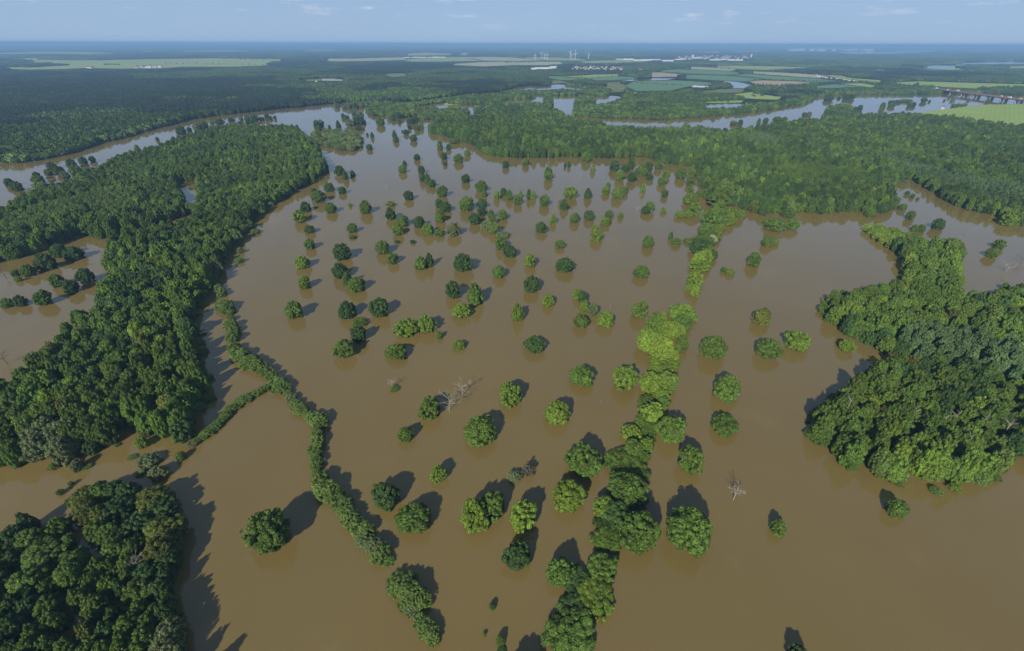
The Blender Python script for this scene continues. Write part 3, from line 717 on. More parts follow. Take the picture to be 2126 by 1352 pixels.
Hh = crop(380, 340, .3108, [
 (480,278,550,342,'b'),(450,435,512,470,'b'),(532,222,580,265,'w'),(552,255,605,288,'w'),(590,168,690,235,'b'),(400,355,470,435,'b'),(365,395,440,470,'b'),(300,430,400,525,'b'),
 (335,498,388,540,'b'),(230,515,300,575,'w'),(355,552,402,600,'b'),(345,625,405,663,'b'),(170,638,275,740,'w'),(160,725,240,775,'b')])
Mm = crop(1540, 600, .3697, [
 (52,108,180,208,'k'),(77,272,217,392,'o'),(245,238,377,347,'l'),(550,253,640,355,'l'),(418,85,500,138,'o'),(550,190,620,248,'l'),(800,1150,935,1288,'o'),(152,1278,255,1388,'o')]) + [((1635, 1336, 1682, 1385), 'd')]
Ff = crop(1700, 340, .2219, [
 (750,368,830,435,'o'),(808,425,918,525,'o'),(848,520,935,632,'o'),(915,497,1010,637,'o'),(1055,515,1197,617,'d'),(1625,697,1760,800,'o'),(1555,770,1690,882,'o'),(425,425,540,500,'o'),
 (1690,1085,1790,1180,'o'),(1690,455,1860,580,'l'),(805,235,855,292,'o'),(850,280,905,320,'o'),(910,310,945,340,'o'),(1835,1110,1960,1240,'d'),(1625,1150,1760,1260,'o'),(1510,1165,1610,1260,'l'),(1450,1155,1520,1250,'l')])
Gg = crop(0, 380, .281, [
 (365,428,505,550,'d'),(450,470,618,572,'d'),(147,545,270,690,'o'),(240,505,415,645,'d'),(75,625,150,690,'o'),(100,665,165,730,'l'),(350,640,487,768,'o'),(548,630,700,745,'d'),
 (450,710,590,815,'d'),(0,785,110,920,'o'),(80,780,205,915,'d'),(230,780,390,905,'o')])
Nn = crop(0, 880, .3491, [
 (410,205,510,283,'w'),(480,230,552,275,'b'),(328,380,380,428,'b'),(398,340,440,375,'b'),(755,180,815,218,'b'),(800,175,945,275,'w'),(870,245,1000,345,'w'),(800,285,870,320,'b'),
 (1040,150,1105,222,'b'),(482,75,600,190,'d'),(798,35,890,148,'l'),(680,115,720,138,'d')])
R6 = crop(0, 200, .207, [
 (35,775,150,900,'d'),(100,850,240,950,'d'),(80,585,200,670,'w'),(780,580,880,680,'d'),(885,572,960,655,'d'),(1555,400,1600,445,'d'),(1760,300,1875,380,'d'),(1870,275,1925,355,'d'),(1930,260,2010,340,'w'),(2000,250,2090,330,'d'),
 (310,715,430,840,'d'),(320,790,450,880,'o'),(430,720,530,800,'w'),(460,625,560,730,'d'),(540,640,650,780,'d'),(640,585,770,720,'d'),(590,710,700,830,'w'),(680,680,820,790,'o'),(320,860,490,960,'b'),(490,840,560,910,'w')])
R2 = crop(420, 80, .207, [
 (0,825,60,890,'d'),(75,815,120,862,'w'),(115,805,220,862,'d'),(250,793,330,832,'d'),(365,790,410,822,'w'),(415,775,480,825,'d'),(485,765,570,830,'d'),(565,785,622,825,'d'),(430,815,480,865,'d'),(470,820,525,870,'d'),(345,832,408,872,'d'),
 (612,752,678,800,'d'),(660,778,705,812,'d'),(708,773,747,808,'d'),(640,835,665,865,'d'),(650,850,705,900,'w'),(1310,650,1380,695,'w'),(1430,645,1500,700,'w'),(1495,645,1560,698,'d'),(1550,650,1615,695,'w'),(1400,665,1435,705,'w')])
R5 = crop(1686, 80, .207, [
 (405,665,455,725,'d'),(450,668,518,722,'d'),(672,628,748,700,'o'),(765,620,835,645,'b'),(825,615,905,645,'b'),(890,608,1005,638,'b'),(768,645,838,688,'o'),(952,640,1010,682,'d'),(990,625,1045,680,'d'),(1090,595,1165,640,'d'),
 (1165,605,1195,638,'d'),(1315,602,1340,628,'d'),(1355,598,1378,612,'d'),(1392,583,1448,620,'w'),(1550,575,1590,622,'w'),(1730,597,1790,648,'o'),(1395,655,1450,682,'b'),(1440,650,1505,682,'b'),(1495,650,1555,680,'b'),(118,568,210,622,'d'),
 (250,585,290,608,'d'),(300,560,375,610,'d'),(365,560,440,608,'d'),(90,760,130,793,'w'),(130,765,190,795,'w'),(1020,440,1078,485,'d'),(1095,455,1135,495,'d'),(1140,460,1175,495,'d')])
R4 = crop(1260, 80, .207, [
 (1230,825,1310,865,'b'),(1305,812,1368,870,'d'),(1500,795,1550,860,'o'),(1565,788,1625,850,'d'),(1660,782,1760,835,'b'),(1755,785,1815,825,'b'),(1955,725,2010,790,'d'),(2000,725,2060,785,'w'),(1915,790,2030,850,'w')])

GR_SOLO = 'trees standing apart in the floodwater'
def add_solo(items, where='standing in the floodwater', grp=GR_SOLO):
    for bb, t in items:
        X, Y, R, h = fit(bb)
        px, py = (bb[0] + bb[2]) / 2, (bb[1] + bb[3]) / 2
        w = bb[2] - bb[0]
        low = h < 1.0 * R or R < 2.2
        kind = 'shrub' if (low and R < 4.0) else ('willow' if t in 'wb' else 'tree')
        word = {'shrub': 'bush', 'willow': 'willow', 'tree': 'tree'}[kind]
        lab = unique('%s %s %s in floodwater, %s' % (size_word(w), TWORD[t], word, place_words(px, py)), px, py)
        nm = {'shrub': 'shrub', 'willow': 'willow_tree', 'tree': 'broadleaf_tree'}[kind]
        shape = LOOSE if t == 'z' else None
        tree(nm, X, Y, R, h, t, lab, {'shrub': 'shrub', 'willow': 'tree', 'tree': 'tree'}[kind], grp, shape)

for part in (A, B, Cc, D, E, K, Ll, J, I2, Hh, Mm, Ff, Gg, Nn, R6, R2, R5, R4):
    add_solo(part)

ORD = lambda k: '%d%s' % (k, 'th' if 10 <= k % 100 <= 20 else {1: 'st', 2: 'nd', 3: 'rd'}.get(k % 10, 'th'))
def add_row(items, name, what, rowname, end, grp, key, grow=1.22, hm=None, dense=False):
    its = sorted(items, key=key)
    if dense:
        ext = []
        for (b0, t0), (b1, t1) in zip(its[:-1], its[1:]):
            c0 = ((b0[0] + b0[2]) / 2, (b0[1] + b0[3]) / 2); c1 = ((b1[0] + b1[2]) / 2, (b1[1] + b1[3]) / 2)
            dd = math.hypot(c1[0] - c0[0], c1[1] - c0[1]); ww = (b0[2] - b0[0] + b1[2] - b1[0]) / 2
            if .8 * ww < dd < 1.3 * ww:
                ext.append((tuple((p + q_) / 2 for p, q_ in zip(b0, b1)), t0))
        its = sorted(its + ext, key=key)
    for k, (bb, t) in enumerate(its):
        gr = grow * (1.16 if (not dense and bb[3] < 940 and name == 'row_tree') else 1.0)
        if dense: gr *= random.uniform(.86, 1.14)
        X, Y, R, h = fit(bb, gr, hm * random.uniform(.8, 1.2) if hm else None)
        tree(name, X, Y, R, h, t, '%s %s in %s, %s from %s' % (TWORD[t], what, rowname, ORD(k + 1), end), 'tree', grp)
add_row(ROWK, 'row_tree', 'tree', 'the broad near tree row', 'its bottom end', 'trees of the broad row right of centre', lambda a: -a[0][3])
add_row(ROWC, 'row_tree', 'tree', 'the far tree row', 'its near tip', 'trees of the far row', lambda a: -a[0][3])
add_row(ROWW, 'willow_tree', 'willow', 'the long curving willow row', 'its bottom end', 'willows of the curving row', lambda a: -a[0][3], 1.12, 1.2, True)
add_row(ROWS, 'willow_shrub', 'willow bush', 'the short side hedge', 'the curving willow row', 'willow bushes of the side hedge', lambda a: a[0][3], 1.15, 1.0, True)

# crowns of the nearest wood, lower left, each one read off
WOODN = crop(0, 880, .3491, [
 (0,570,140,720,'d'),(100,530,190,600,'d'),(115,610,250,730,'o'),(260,535,380,650,'o'),(140,680,380,850,'o'),(0,720,110,860,'d'),(0,860,90,1000,'d'),(60,880,240,1000,'o'),(230,890,330,1000,'o'),(0,990,110,1120,'d'),(90,1010,230,1150,'d'),
 (200,1000,330,1130,'o'),(240,1100,370,1210,'o'),(130,1150,260,1280,'o'),(0,1120,140,1250,'d'),(0,1240,110,1360,'d'),(90,1250,230,1360,'o'),(200,1230,330,1360,'o'),(300,1250,440,1360,'o'),(330,820,480,960,'o'),(380,730,520,860,'o'),
 (400,960,530,1080,'o'),(470,1000,600,1120,'o'),(510,1080,590,1160,'o'),(440,1130,560,1310,'k'),(410,355,560,500,'k'),(420,430,550,580,'k'),(530,340,640,440,'o'),(530,450,640,560,'k'),(600,320,720,420,'d'),(690,335,810,430,'d'),(615,425,760,540,'d'),
 (740,500,890,660,'d'),(810,375,1000,480,'k'),(880,420,1030,560,'d'),(855,555,1070,700,'k'),(855,660,1050,800,'k'),(930,740,1060,830,'d'),(500,560,620,680,'o'),(560,600,690,720,'o'),(640,580,750,690,'d'),(600,690,730,800,'o'),(720,660,840,760,'o'),
 (690,760,800,850,'l'),(600,780,700,880,'o'),(520,780,620,880,'o'),(480,860,600,960,'o'),(570,880,690,1000,'o'),(700,830,790,920,'o'),(780,800,960,940,'d'),(900,830,1010,930,'d'),(660,930,730,1000,'d'),(730,920,880,1040,'o'),(870,930,990,1030,'d'),
 (945,985,1020,1045,'l'),(740,1030,870,1150,'o'),(860,1040,1000,1150,'d'),(600,1060,720,1180,'d'),(550,1150,680,1290,'d'),(680,1120,820,1250,'o'),(800,1120,930,1240,'o'),(930,1090,1050,1200,'d'),(640,1230,780,1360,'o'),(560,1280,680,1400,'o'),
 (770,1210,920,1330,'o'),(920,1165,1070,1290,'w'),(890,1250,1060,1390,'w'),(440,1270,570,1390,'o'),(-110,640,10,800,'o'),(-120,800,10,950,'d'),(-120,950,10,1100,'o'),(-120,1100,20,1240,'o'),(-110,1230,20,1380,'d'),
 (0,1360,150,1500,'o'),(140,1360,290,1500,'d'),(290,1370,430,1500,'o'),(430,1390,570,1520,'d'),(560,1400,700,1530,'o'),(690,1370,840,1510,'d'),(830,1390,980,1520,'o'),(960,1390,1100,1540,'d'),(1080,1440,1210,1600,'d')])
for bb, t in WOODN:
    zc = 6.0
    cx, cyy = (bb[0] + bb[2]) / 2, (bb[1] + bb[3]) / 2
    g = ground(cx, cyy, zc)
    dep = (g - CAM) @ FWD
    R = 0.56 * (bb[2] - bb[0]) * dep / FPX
    h = random.uniform(7.5, 10.0)
    seen = bb[3] < 1352 + 30 and bb[0] > -30
    lab = unique('%s %s lower-left wood tree, %s' % (size_word(bb[2] - bb[0]), TWORD[t], place_words(max(cx, 1), min(cyy, 1345))), cx, cyy) if seen else 'broadleaf tree at the outer edge of the lower left wood'
    tree('wood_tree', g[0], g[1], R, h, t, lab, 'tree', 'trees of the lower left wood')

# ------------------------------------------------------------------ woods
def fill(outer, holes, spacing, hgt, seed, jit=0.32, zt=0.62, near=True):
    """canopy positions whose crowns fall inside the surveyed outline"""
    r = np.random.default_rng(seed)
    P = np.array([ground(px, py, hgt * zt) for px, py in outer])
    x0, y0 = P[:, :2].min(0) - 5; x1, y1 = P[:, :2].max(0) + 5
    gx, gy = np.meshgrid(np.arange(x0, x1, spacing), np.arange(y0, y1, spacing * .87))
    gx = gx + (np.arange(gx.shape[0]) % 2)[:, None] * spacing / 2
    X = gx.ravel() + r.normal(0, jit * spacing, gx.size); Y = gy.ravel() + r.normal(0, jit * spacing, gx.size)
    q = project(np.stack([X, Y, np.full(X.size, hgt * zt)], 1))
    dep = (np.stack([X, Y, np.full(X.size, hgt * zt)], 1) - CAM) @ FWD
    rp = spacing * .5 * FPX / np.maximum(dep, 1)
    ok = inside(q, outer)
    for ox, oy in ((rp, 0), (-rp, 0), (0, rp * .5)):
        q2 = q + np.stack([ox * np.ones(len(q)), oy * np.ones(len(q))], 1)
        if near: ok &= inside(q2, outer)
        for hp in holes: ok &= ~inside(q2, hp)
    for hp in holes: ok &= ~inside(q, hp)
    return X[ok], Y[ok], q[ok]

def tint_arr(keys):
    return np.array([TINT[k] for k in keys])

STUFF_SRC = {}
def scatter(name, X, Y, Z, scl, rot, vi, tint, sources, label, cat):
    """one uncountable mass of trees: points that carry instanced crowns"""
    me = bpy.data.meshes.new(name)
    me.vertices.add(len(X)); me.vertices.foreach_set('co', np.stack([X, Y, Z], 1).astype(np.float32).ravel())
    for an, ty, dat, key in (('scl', 'FLOAT_VECTOR', scl, 'vector'), ('rot', 'FLOAT_VECTOR', rot, 'vector'), ('tint', 'FLOAT_VECTOR', tint, 'vector'), ('vi', 'INT', vi, 'value')):
        a = me.attributes.new(an, ty, 'POINT')
        a.data.foreach_set(key, np.asarray(dat, np.int32 if ty == 'INT' else np.float32).ravel())
    o = obj(name, me)
    tag(o, label, cat, kind='stuff')
    ng = bpy.data.node_groups.new(name + '_nodes', 'GeometryNodeTree')
    ng.interface.new_socket('Geometry', in_out='INPUT', socket_type='NodeSocketGeometry')
    ng.interface.new_socket('Geometry', in_out='OUTPUT', socket_type='NodeSocketGeometry')
    gi = ng.nodes.new('NodeGroupInput'); gout = ng.nodes.new('NodeGroupOutput')
    iop = ng.nodes.new('GeometryNodeInstanceOnPoints')
    g2i = ng.nodes.new('GeometryNodeGeometryToInstance')
    for s in reversed(sources):
        oi = ng.nodes.new('GeometryNodeObjectInfo'); oi.inputs['Object'].default_value = s
        oi.transform_space = 'ORIGINAL'
        gti = ng.nodes.new('GeometryNodeGeometryToInstance')
        ng.links.new(oi.outputs['Geometry'], gti.inputs[0])
        if s is sources[-1]:
            jn = ng.nodes.new('GeometryNodeJoinGeometry')
        ng.links.new(gti.outputs[0], jn.inputs[0])
    ng.nodes.remove(g2i)
    def na(nm, ty):
        a = ng.nodes.new('GeometryNodeInputNamedAttribute'); a.data_type = ty; a.inputs['Name'].default_value = nm
        return [s for s in a.outputs if s.enabled][0]
    iop.inputs['Pick Instance'].default_value = True
    e2r = ng.nodes.new('FunctionNodeEulerToRotation')
    ng.links.new(na('rot', 'FLOAT_VECTOR'), e2r.inputs[0])
    ng.links.new(gi.outputs[0], iop.inputs['Points']); ng.links.new(jn.outputs[0], iop.inputs['Instance'])
    ng.links.new(na('vi', 'INT'), iop.inputs['Instance Index'])
    ng.links.new(e2r.outputs[0], iop.inputs['Rotation']); ng.links.new(na('scl', 'FLOAT_VECTOR'), iop.inputs['Scale'])
    ng.links.new(iop.outputs[0], gout.inputs[0])
    md = o.modifiers.new('scatter', 'NODES'); md.node_group = ng
    return o

def src(me):
    return bpy.data.objects.new(me.name + '_source', me)
SRC_OAK = [src(m_) for m_ in OAK]
SRC_BUSH = [src(m_) for m_ in BUSH]
SRC_MID = [src(m_) for m_ in MID]
SRC_CONE = [src(m_) for m_ in CONE]
SRC_MIDC = [src(m_) for m_ in MIDC]
NEARSRC = SRC_OAK + SRC_CONE + SRC_BUSH          # 0-6 oak, 7-8 cone, 9-11 bush
FARSRC = SRC_MID + SRC_MIDC                      # 0-3 round, 4-5 narrow

def wood(name, outer, holes, spacing, hgt, seed, label, cat='wood', zones=(), base='oood', limit_px=None, indiv=None, rscale=0.66, near=True, low=0.34, mul=1.0):
    X, Y, q = fill(outer, holes, spacing, hgt, seed, near=near)
    r = np.random.default_rng(seed + 1)
    n = len(X)
    R = spacing * rscale * r.uniform(0.78, 1.25, n)
    H = hgt * r.uniform(0.70, 1.18, n) * (0.88 + low * vnoise(X, Y, 60, seed))
    nz = vnoise(X, Y, 45, seed + 3)
    keys = []
    for i in range(n):
        u = nz[i] * .6 + r.uniform() * .4
        keys.append(base[min(len(base) - 1, int(u * len(base)))])
    keys = np.array(keys)
    u_ = r.uniform(size=n)
    keys[u_ < .06] = 'l'; keys[(u_ > .06) & (u_ < .09)] = 'b'; keys[(u_ > .09) & (u_ < .105)] = 'k'
    tall = r.uniform(size=n) < .05; H[tall] *= 1.28; R[tall] *= 1.12
    cone = np.zeros(n, bool); bush = np.zeros(n, bool)
    for poly, key, hk, rk in zones:
        z = inside(q, poly)
        keys[z] = key
        H[z] = hgt * hk * r.uniform(.93, 1.05, z.sum()); R[z] = spacing * rk * r.uniform(.9, 1.1, z.sum())
        if key == 's': cone |= z
        if key in 'wb': bush |= z
    dep = (np.stack([X, Y, H * .6], 1) - CAM) @ FWD
    rpx = R / dep * FPX
    tint = mul * tint_arr(keys) * r.uniform(.8, 1.2, (n, 1)) * (.74 + .52 * vnoise(X, Y, 38, seed + 11))[:, None] * np.stack([r.uniform(.93, 1.07, n), np.ones(n), np.ones(n)], 1)
    sel = np.zeros(n, bool)
    if indiv:
        vis = (q[:, 0] > -20) & (q[:, 0] < PW + 20) & (q[:, 1] < PH + 20)
        order = np.argsort(-rpx * vis)[:indiv[0]]
        sel[order] = True
        for i in order:
            nm, lab, grp = indiv[1], indiv[2], indiv[3]
            if cone[i]: nm, lab, grp = indiv[4]
            root = empty(nm, (X[i], Y[i], 0)); tag(root, unique('%s %s, %s' % (TWORD[str(keys[i])], lab, place_words(*q[i])), *q[i]), 'tree', grp)
            rz = r.uniform(0, 6.28)
            me = random.choice(CONE if cone[i] else (BUSH if bush[i] else OAK))
            c = obj('crown', me, root, (0, 0, 0), rz, (R[i], R[i], H[i] / HU)); c['tint'] = tuple(tint[i])
            obj('trunk', random.choice(TRUNK), root, (0, 0, 0), rz, (R[i], R[i], H[i] / HU))
    rest = ~sel
    k = rest.sum()
    if k:
        if near:
            vi = r.integers(0, 7, k); vi[cone[rest]] = r.integers(7, 9, cone[rest].sum()); vi[bush[rest]] = r.integers(9, 12, bush[rest].sum())
            S_ = NEARSRC
        else:
            vi = r.integers(0, 4, k); vi[cone[rest]] = r.integers(4, 6, cone[rest].sum())
            S_ = FARSRC
        scatter(name, X[rest], Y[rest], np.zeros(k), np.stack([R[rest], R[rest], H[rest] / HU], 1),
                np.stack([np.zeros(k), np.zeros(k), r.uniform(0, 6.28, k)], 1), vi, tint[rest], S_, label, cat)
    return n

PONDL = [(-80, 550), (0, 535), (40, 521), (100, 502), (150, 480), (190, 478), (222, 508), (212, 548), (214, 588), (175, 630), (132, 672), (72, 728), (5, 780), (-80, 840)]
W1 = [(682, 345), (640, 374), (600, 394), (560, 417), (525, 447), (497, 477), (470, 520), (445, 560), (425, 600), (405, 640), (398, 690), (410, 730), (428, 780), (425, 820), (400, 860), (385, 895), (330, 912), (305, 892), (262, 885),
      (225, 905), (180, 930), (150, 925), (120, 948), (60, 940), (30, 955), (0, 950), (-90, 965), (-90, 440), (0, 432), (20, 425), (60, 402), (100, 392), (135, 378), (170, 360), (200, 345), (240, 328), (280, 315), (320, 308), (345, 296), (375, 288), (400, 278), (440, 268), (480, 263),
      (540, 263), (590, 262), (622, 268), (640, 282), (655, 302), (678, 328)]
H1 = [PONDL, [(212, 484), (250, 471), (310, 461), (395, 434), (400, 447), (315, 474), (258, 486), (225, 496)], [(368, 370), (404, 368), (408, 402), (399, 426), (381, 408)],
      [(505, 300), (530, 296), (545, 299), (520, 304)]]
wood('broadleaf_wood_canopy', W1, H1, 6.2, 11.0, 21, 'dense dark green flooded wood on the left side', zones=[
    ([(0, 465), (60, 430), (140, 415), (230, 390), (280, 392), (260, 430), (180, 440), (100, 460), (0, 500)], 'b', 1.0, .62),
    ([(60, 900), (110, 870), (150, 905), (140, 960), (60, 950)], 'w', 1.05, .8)],
    base='ddooodl', rscale=.61, low=.42, mul=1.1, indiv=(110, 'wood_tree', 'tree in the big left wood', 'trees of the big left wood', ('wood_tree', 'tree in the big left wood', 'trees of the big left wood')))

W4 = [(1797, 466), (1830, 461), (1860, 468), (1900, 482), (1945, 495), (1970, 507), (1980, 492), (2000, 510), (2005, 530), (1995, 548), (2010, 590), (2000, 602), (2030, 612), (2050, 625), (2075, 600), (2095, 605), (2126, 592), (2210, 585), (2230, 960),
      (2126, 930), (2100, 945), (2092, 968), (2060, 978), (2030, 988), (1970, 998), (1920, 993), (1870, 983), (1830, 968), (1790, 958), (1748, 944), (1738, 928), (1700, 912), (1683, 893), (1679, 868), (1692, 848), (1730, 826), (1770, 798), (1800, 775), (1832, 757), (1870, 745),
      (1905, 742), (1850, 722), (1820, 710), (1780, 686), (1750, 675), (1722, 652), (1712, 638), (1722, 612), (1755, 602), (1780, 606), (1820, 597), (1870, 592), (1882, 560), (1870, 530), (1850, 505), (1815, 485)]
ARM = [(1797, 466), (1830, 461), (1860, 468), (1900, 482), (1945, 495), (1960, 512), (1900, 505), (1850, 500), (1815, 485)]
wood('broadleaf_wood_canopy', W4, [], 6.4, 10.5, 41, 'dense green flooded wood on the right side', zones=[
    ([(1865, 690), (1920, 675), (2000, 680), (2080, 700), (2230, 720), (2230, 795), (2060, 770), (2000, 765), (1950, 740), (1880, 735)], 's', 1.12, .56),
    (ARM, 'l', .62, .6)],
    base='odoool', rscale=.61, low=.42, mul=1.1, indiv=(110, 'wood_tree', 'tree in the right hand wood', 'trees of the right hand wood', ('poplar_tree', 'poplar in the pale stand', 'poplars of the right hand stand')))

W2 = [(885, 264), (900, 254), (940, 246), (1000, 241), (1060, 237), (1100, 240), (1160, 239), (1190, 246), (1220, 252), (1260, 262), (1330, 266), (1400, 267), (1450, 266), (1500, 271), (1560, 266), (1620, 259), (1680, 250), (1700, 251), (1760, 244), (1800, 238), (1880, 236), (1930, 240), (1990, 248),
      (2040, 255), (2126, 262), (2260, 272), (2260, 480), (2126, 462), (2080, 442), (2000, 422), (1960, 402), (1920, 378), (1895, 364), (1880, 371), (1850, 380), (1862, 408), (1866, 426), (1840, 433), (1790, 431), (1740, 433), (1690, 433), (1650, 431), (1600, 436), (1560, 436), (1545, 422), (1500, 417),
      (1470, 408), (1450, 388), (1460, 350), (1440, 338), (1380, 332), (1340, 318), (1290, 322), (1200, 319), (1140, 321), (1060, 321), (1000, 313), (988, 298), (960, 288), (920, 276), (890, 270)]
H2 = [[(1465, 365), (1480, 360), (1485, 378), (1468, 382)], [(1535, 365), (1542, 362), (1545, 372), (1537, 374)]]
wood('broadleaf_wood_canopy', W2, H2, 7.4, 11.5, 61, 'wide green flooded wood stretching across the middle distance', zones=[
    ([(1790, 325), (1850, 325), (1920, 345), (2000, 365), (2126, 385), (2260, 405), (2260, 440), (2126, 422), (2050, 410), (1980, 388), (1900, 362), (1850, 347)], 's', 1.15, .56),
    ([(1560, 345), (1680, 335), (1790, 350), (1830, 370), (1800, 385), (1700, 372), (1620, 366)], 'o', .72, .62),
    ([(1260, 262), (1400, 266), (1500, 271), (1500, 276), (1400, 273), (1260, 268)], 's', 1.1, .55),
    ([(1530, 280), (1600, 278), (1640, 300), (1560, 300)], 's', 1.05, .55)],
    base='ddododo', near=True, rscale=.56, low=.5, mul=1.04)
wood('willow_thicket', [(637, 290), (650, 274), (690, 267), (735, 274), (755, 286), (757, 293), (745, 310), (715, 310), (685, 303), (655, 300)], [], 10.5, 8.0, 81, 'pale grey green willow thicket at the tip of the left wood', 'thicket', base='wwbwod', rscale=.6)

# low scrub and half drowned bushes along the wood margins
def margin(poly, i0, i1, step, seed):
    r_ = np.random.default_rng(seed); X_ = []; Y_ = []
    for (a0, b0), (a1, b1) in zip(poly[i0:i1], poly[i0 + 1:i1 + 1]):
        g0 = ground(a0, b0, 3.0)[:2]; g1 = ground(a1, b1, 3.0)[:2]
        k_ = max(1, int(np.linalg.norm(g1 - g0) / step))
        t_ = r_.uniform(0, 1, k_)[:, None]
        P_ = g0 + (g1 - g0) * t_ + r_.normal(0, 2.2, (k_, 2))
        X_ += list(P_[:, 0]); Y_ += list(P_[:, 1])
    return X_, Y_
for nm_, lab_, segs in (('waterside_scrub', 'low pale scrub along the margin of the big left wood', [(W1, 0, 26, 6.0)]),
                        ('waterside_scrub', 'low scrub along the margin of the right hand wood', [(W4, 19, 52, 4.5)]),
                        ('waterside_scrub', 'low scrub along the margin of the middle wood', [(W2, 26, 60, 9.0)])):
    X_ = []; Y_ = []
    for pl, i0, i1, st in segs:
        a_, b_ = margin(pl, i0, i1, st, 1234 + i0); X_ += a_; Y_ += b_
    r_ = np.random.default_rng(77 + len(X_)); k_ = len(X_)
    R_ = r_.uniform(1.2, 3.2, k_); H_ = R_ * r_.uniform(.8, 1.5, k_)
    scatter(nm_, np.array(X_), np.array(Y_), np.zeros(k_), np.stack([R_, R_, H_ / HU], 1), np.stack([np.zeros(k_), np.zeros(k_), r_.uniform(0, 6.28, k_)], 1),
            r_.integers(0, 3, k_), tint_arr(r_.choice(list('bbwlo'), k_)) * r_.uniform(.8, 1.15, (k_, 1)), SRC_BUSH, lab_, 'scrub')

BACK = [
    ([(866, 229), (890, 226), (930, 227), (970, 227), (975, 240), (940, 244), (900, 245), (868, 242)], 'dark tree belt behind the open flooded meadow'),
    ([(985, 229), (1000, 217), (1030, 214), (1060, 217), (1100, 214), (1128, 216), (1138, 208), (1133, 201), (1143, 202), (1145, 215), (1140, 226), (1165, 233), (1170, 239), (1120, 237), (1060, 233), (1000, 232)], 'flooded tree belt in front of the far pools'),
    ([(930, 209), (960, 204), (1000, 198), (1040, 192), (1060, 190), (1095, 192), (1110, 199), (1090, 202), (1050, 203), (1040, 209), (1000, 213), (960, 212), (935, 213)], 'tree belt between the side channel and the near pool'),
    ([(1055, 190), (1080, 188), (1110, 189), (1150, 187.5), (1170, 186), (1213, 188), (1215, 193), (1180, 195), (1150, 195), (1110, 192), (1060, 192)], 'thin line of trees between the two far pools'),
    ([(1190, 236), (1195, 222), (1215, 219), (1245, 218), (1265, 214), (1290, 205), (1310, 198), (1340, 193), (1400, 191), (1440, 193), (1500, 196), (1540, 200), (1545, 204), (1470, 207), (1450, 212), (1462, 217), (1463, 226), (1535, 227), (1545, 217), (1600, 214), (1640, 207), (1680, 200), (1690, 203), (1670, 211), (1640, 216), (1610, 222), (1540, 230), (1460, 238), (1375, 243), (1260, 240)], 'green wood along the far bank of the river'),
    ([(1560, 184), (1600, 179), (1650, 181), (1700, 184), (1710, 191), (1740, 186), (1830, 182), (1850, 179), (1905, 184), (1900, 194), (1830, 192.5), (1740, 194), (1686, 198), (1650, 196), (1600, 191), (1570, 192)], 'tree belt on the far bank left of the bridge'),
    ([(1905, 181), (1935, 179), (1950, 184), (2000, 186), (2050, 187.5), (2060, 184), (2126, 182), (2240, 184), (2240, 194), (2126, 194), (2050, 191), (1960, 190), (1930, 194), (1908, 192)], 'tree belt behind the bridge'),
    ([(1718, 224), (1725, 222), (1745, 219), (1768, 221), (1768, 226), (1758, 239), (1725, 241), (1716, 238)], 'tree covered islet in the river'),
    ([(1195, 215), (1200, 200), (1212, 199), (1222, 206), (1230, 201), (1236, 208), (1226, 214), (1215, 218)], 'ragged tree clump standing in the far pool'),
    ([(1130, 200), (1143, 199), (1147, 215), (1136, 222)], 'narrow tree clump left of the far pool'),
    ([(760, 224), (790, 216), (850, 222), (872, 228), (868, 236), (830, 240), (800, 236), (770, 236)], 'loose willows and trees at the mouth of the side channel'),
    ([(700, 214), (760, 212), (850, 214), (920, 204), (985, 196), (985, 198), (930, 207), (860, 217), (760, 216)], 'willow fringe along the left channel'),
    ([(1210, 187), (1216, 178), (1240, 178), (1268, 186), (1262, 196), (1235, 196)], 'dark wood at the corner of the upper pool'),
    ([(1175, 172), (1195, 166), (1225, 164), (1236, 170), (1236, 178), (1180, 176)], 'round dark wood above the upper pool'),
]
for k, (poly, lab) in enumerate(BACK):
    wood('tree_belt', poly, [], 8.5, 9.5, 100 + 7 * k, lab, 'tree belt', base='ddoow' if k in (5, 10, 11, 0) else 'ddoo', near=False, rscale=.7)
wood('willow_fringe', [(0, 332), (68, 326), (135, 313), (203, 292), (265, 277), (310, 263), (380, 247), (380, 243), (300, 256), (220, 278), (150, 300), (60, 318), (0, 324)], [], 8.0, 9.5, 301, 'willow fringe along the left river bank', 'tree belt', base='wdbdbw', near=False, rscale=.75)

# far forest, to the skyline: trees, then patches of trees
allopen = [p for _, p in FIELDS] + POOLS
TOWNS = {
    'left': [(236, 137), (262, 133.5), (340, 133.5), (345, 142), (290, 143), (236, 142.5)],
    'village': [(1183, 138), (1215, 136), (1295, 138), (1297, 147), (1232, 148.5), (1183, 146.5)],
    'halls': [(1098, 139), (1140, 134.5), (1160, 137), (1157, 144), (1100, 145)],
    'row': [(842, 117.5), (930, 116.5), (930, 120), (842, 121)],
    'town': [(1272, 119), (1340, 117), (1400, 112), (1570, 111), (1575, 122), (1540, 128), (1405, 127), (1300, 127)],
    'allot': [(1684, 154), (1702, 154), (1785, 168), (1780, 172), (1684, 161)],
    'farm': [(1436, 175), (1470, 175), (1470, 183), (1436, 183)],
    'city': [(1630, 97), (1815, 97), (1815, 109), (1630, 109)],
}
openp = allopen + list(TOWNS.values()) + [MEADOW]
FOREST_ON = [[(-20, 126), (40, 124.5), (60, 127), (56, 131), (-20, 131.5)], [(-20, 134), (60, 133), (125, 133.5), (138, 136.5), (60, 140), (-20, 140)],
             [(1710, 141), (1760, 136), (1700, 136)]]

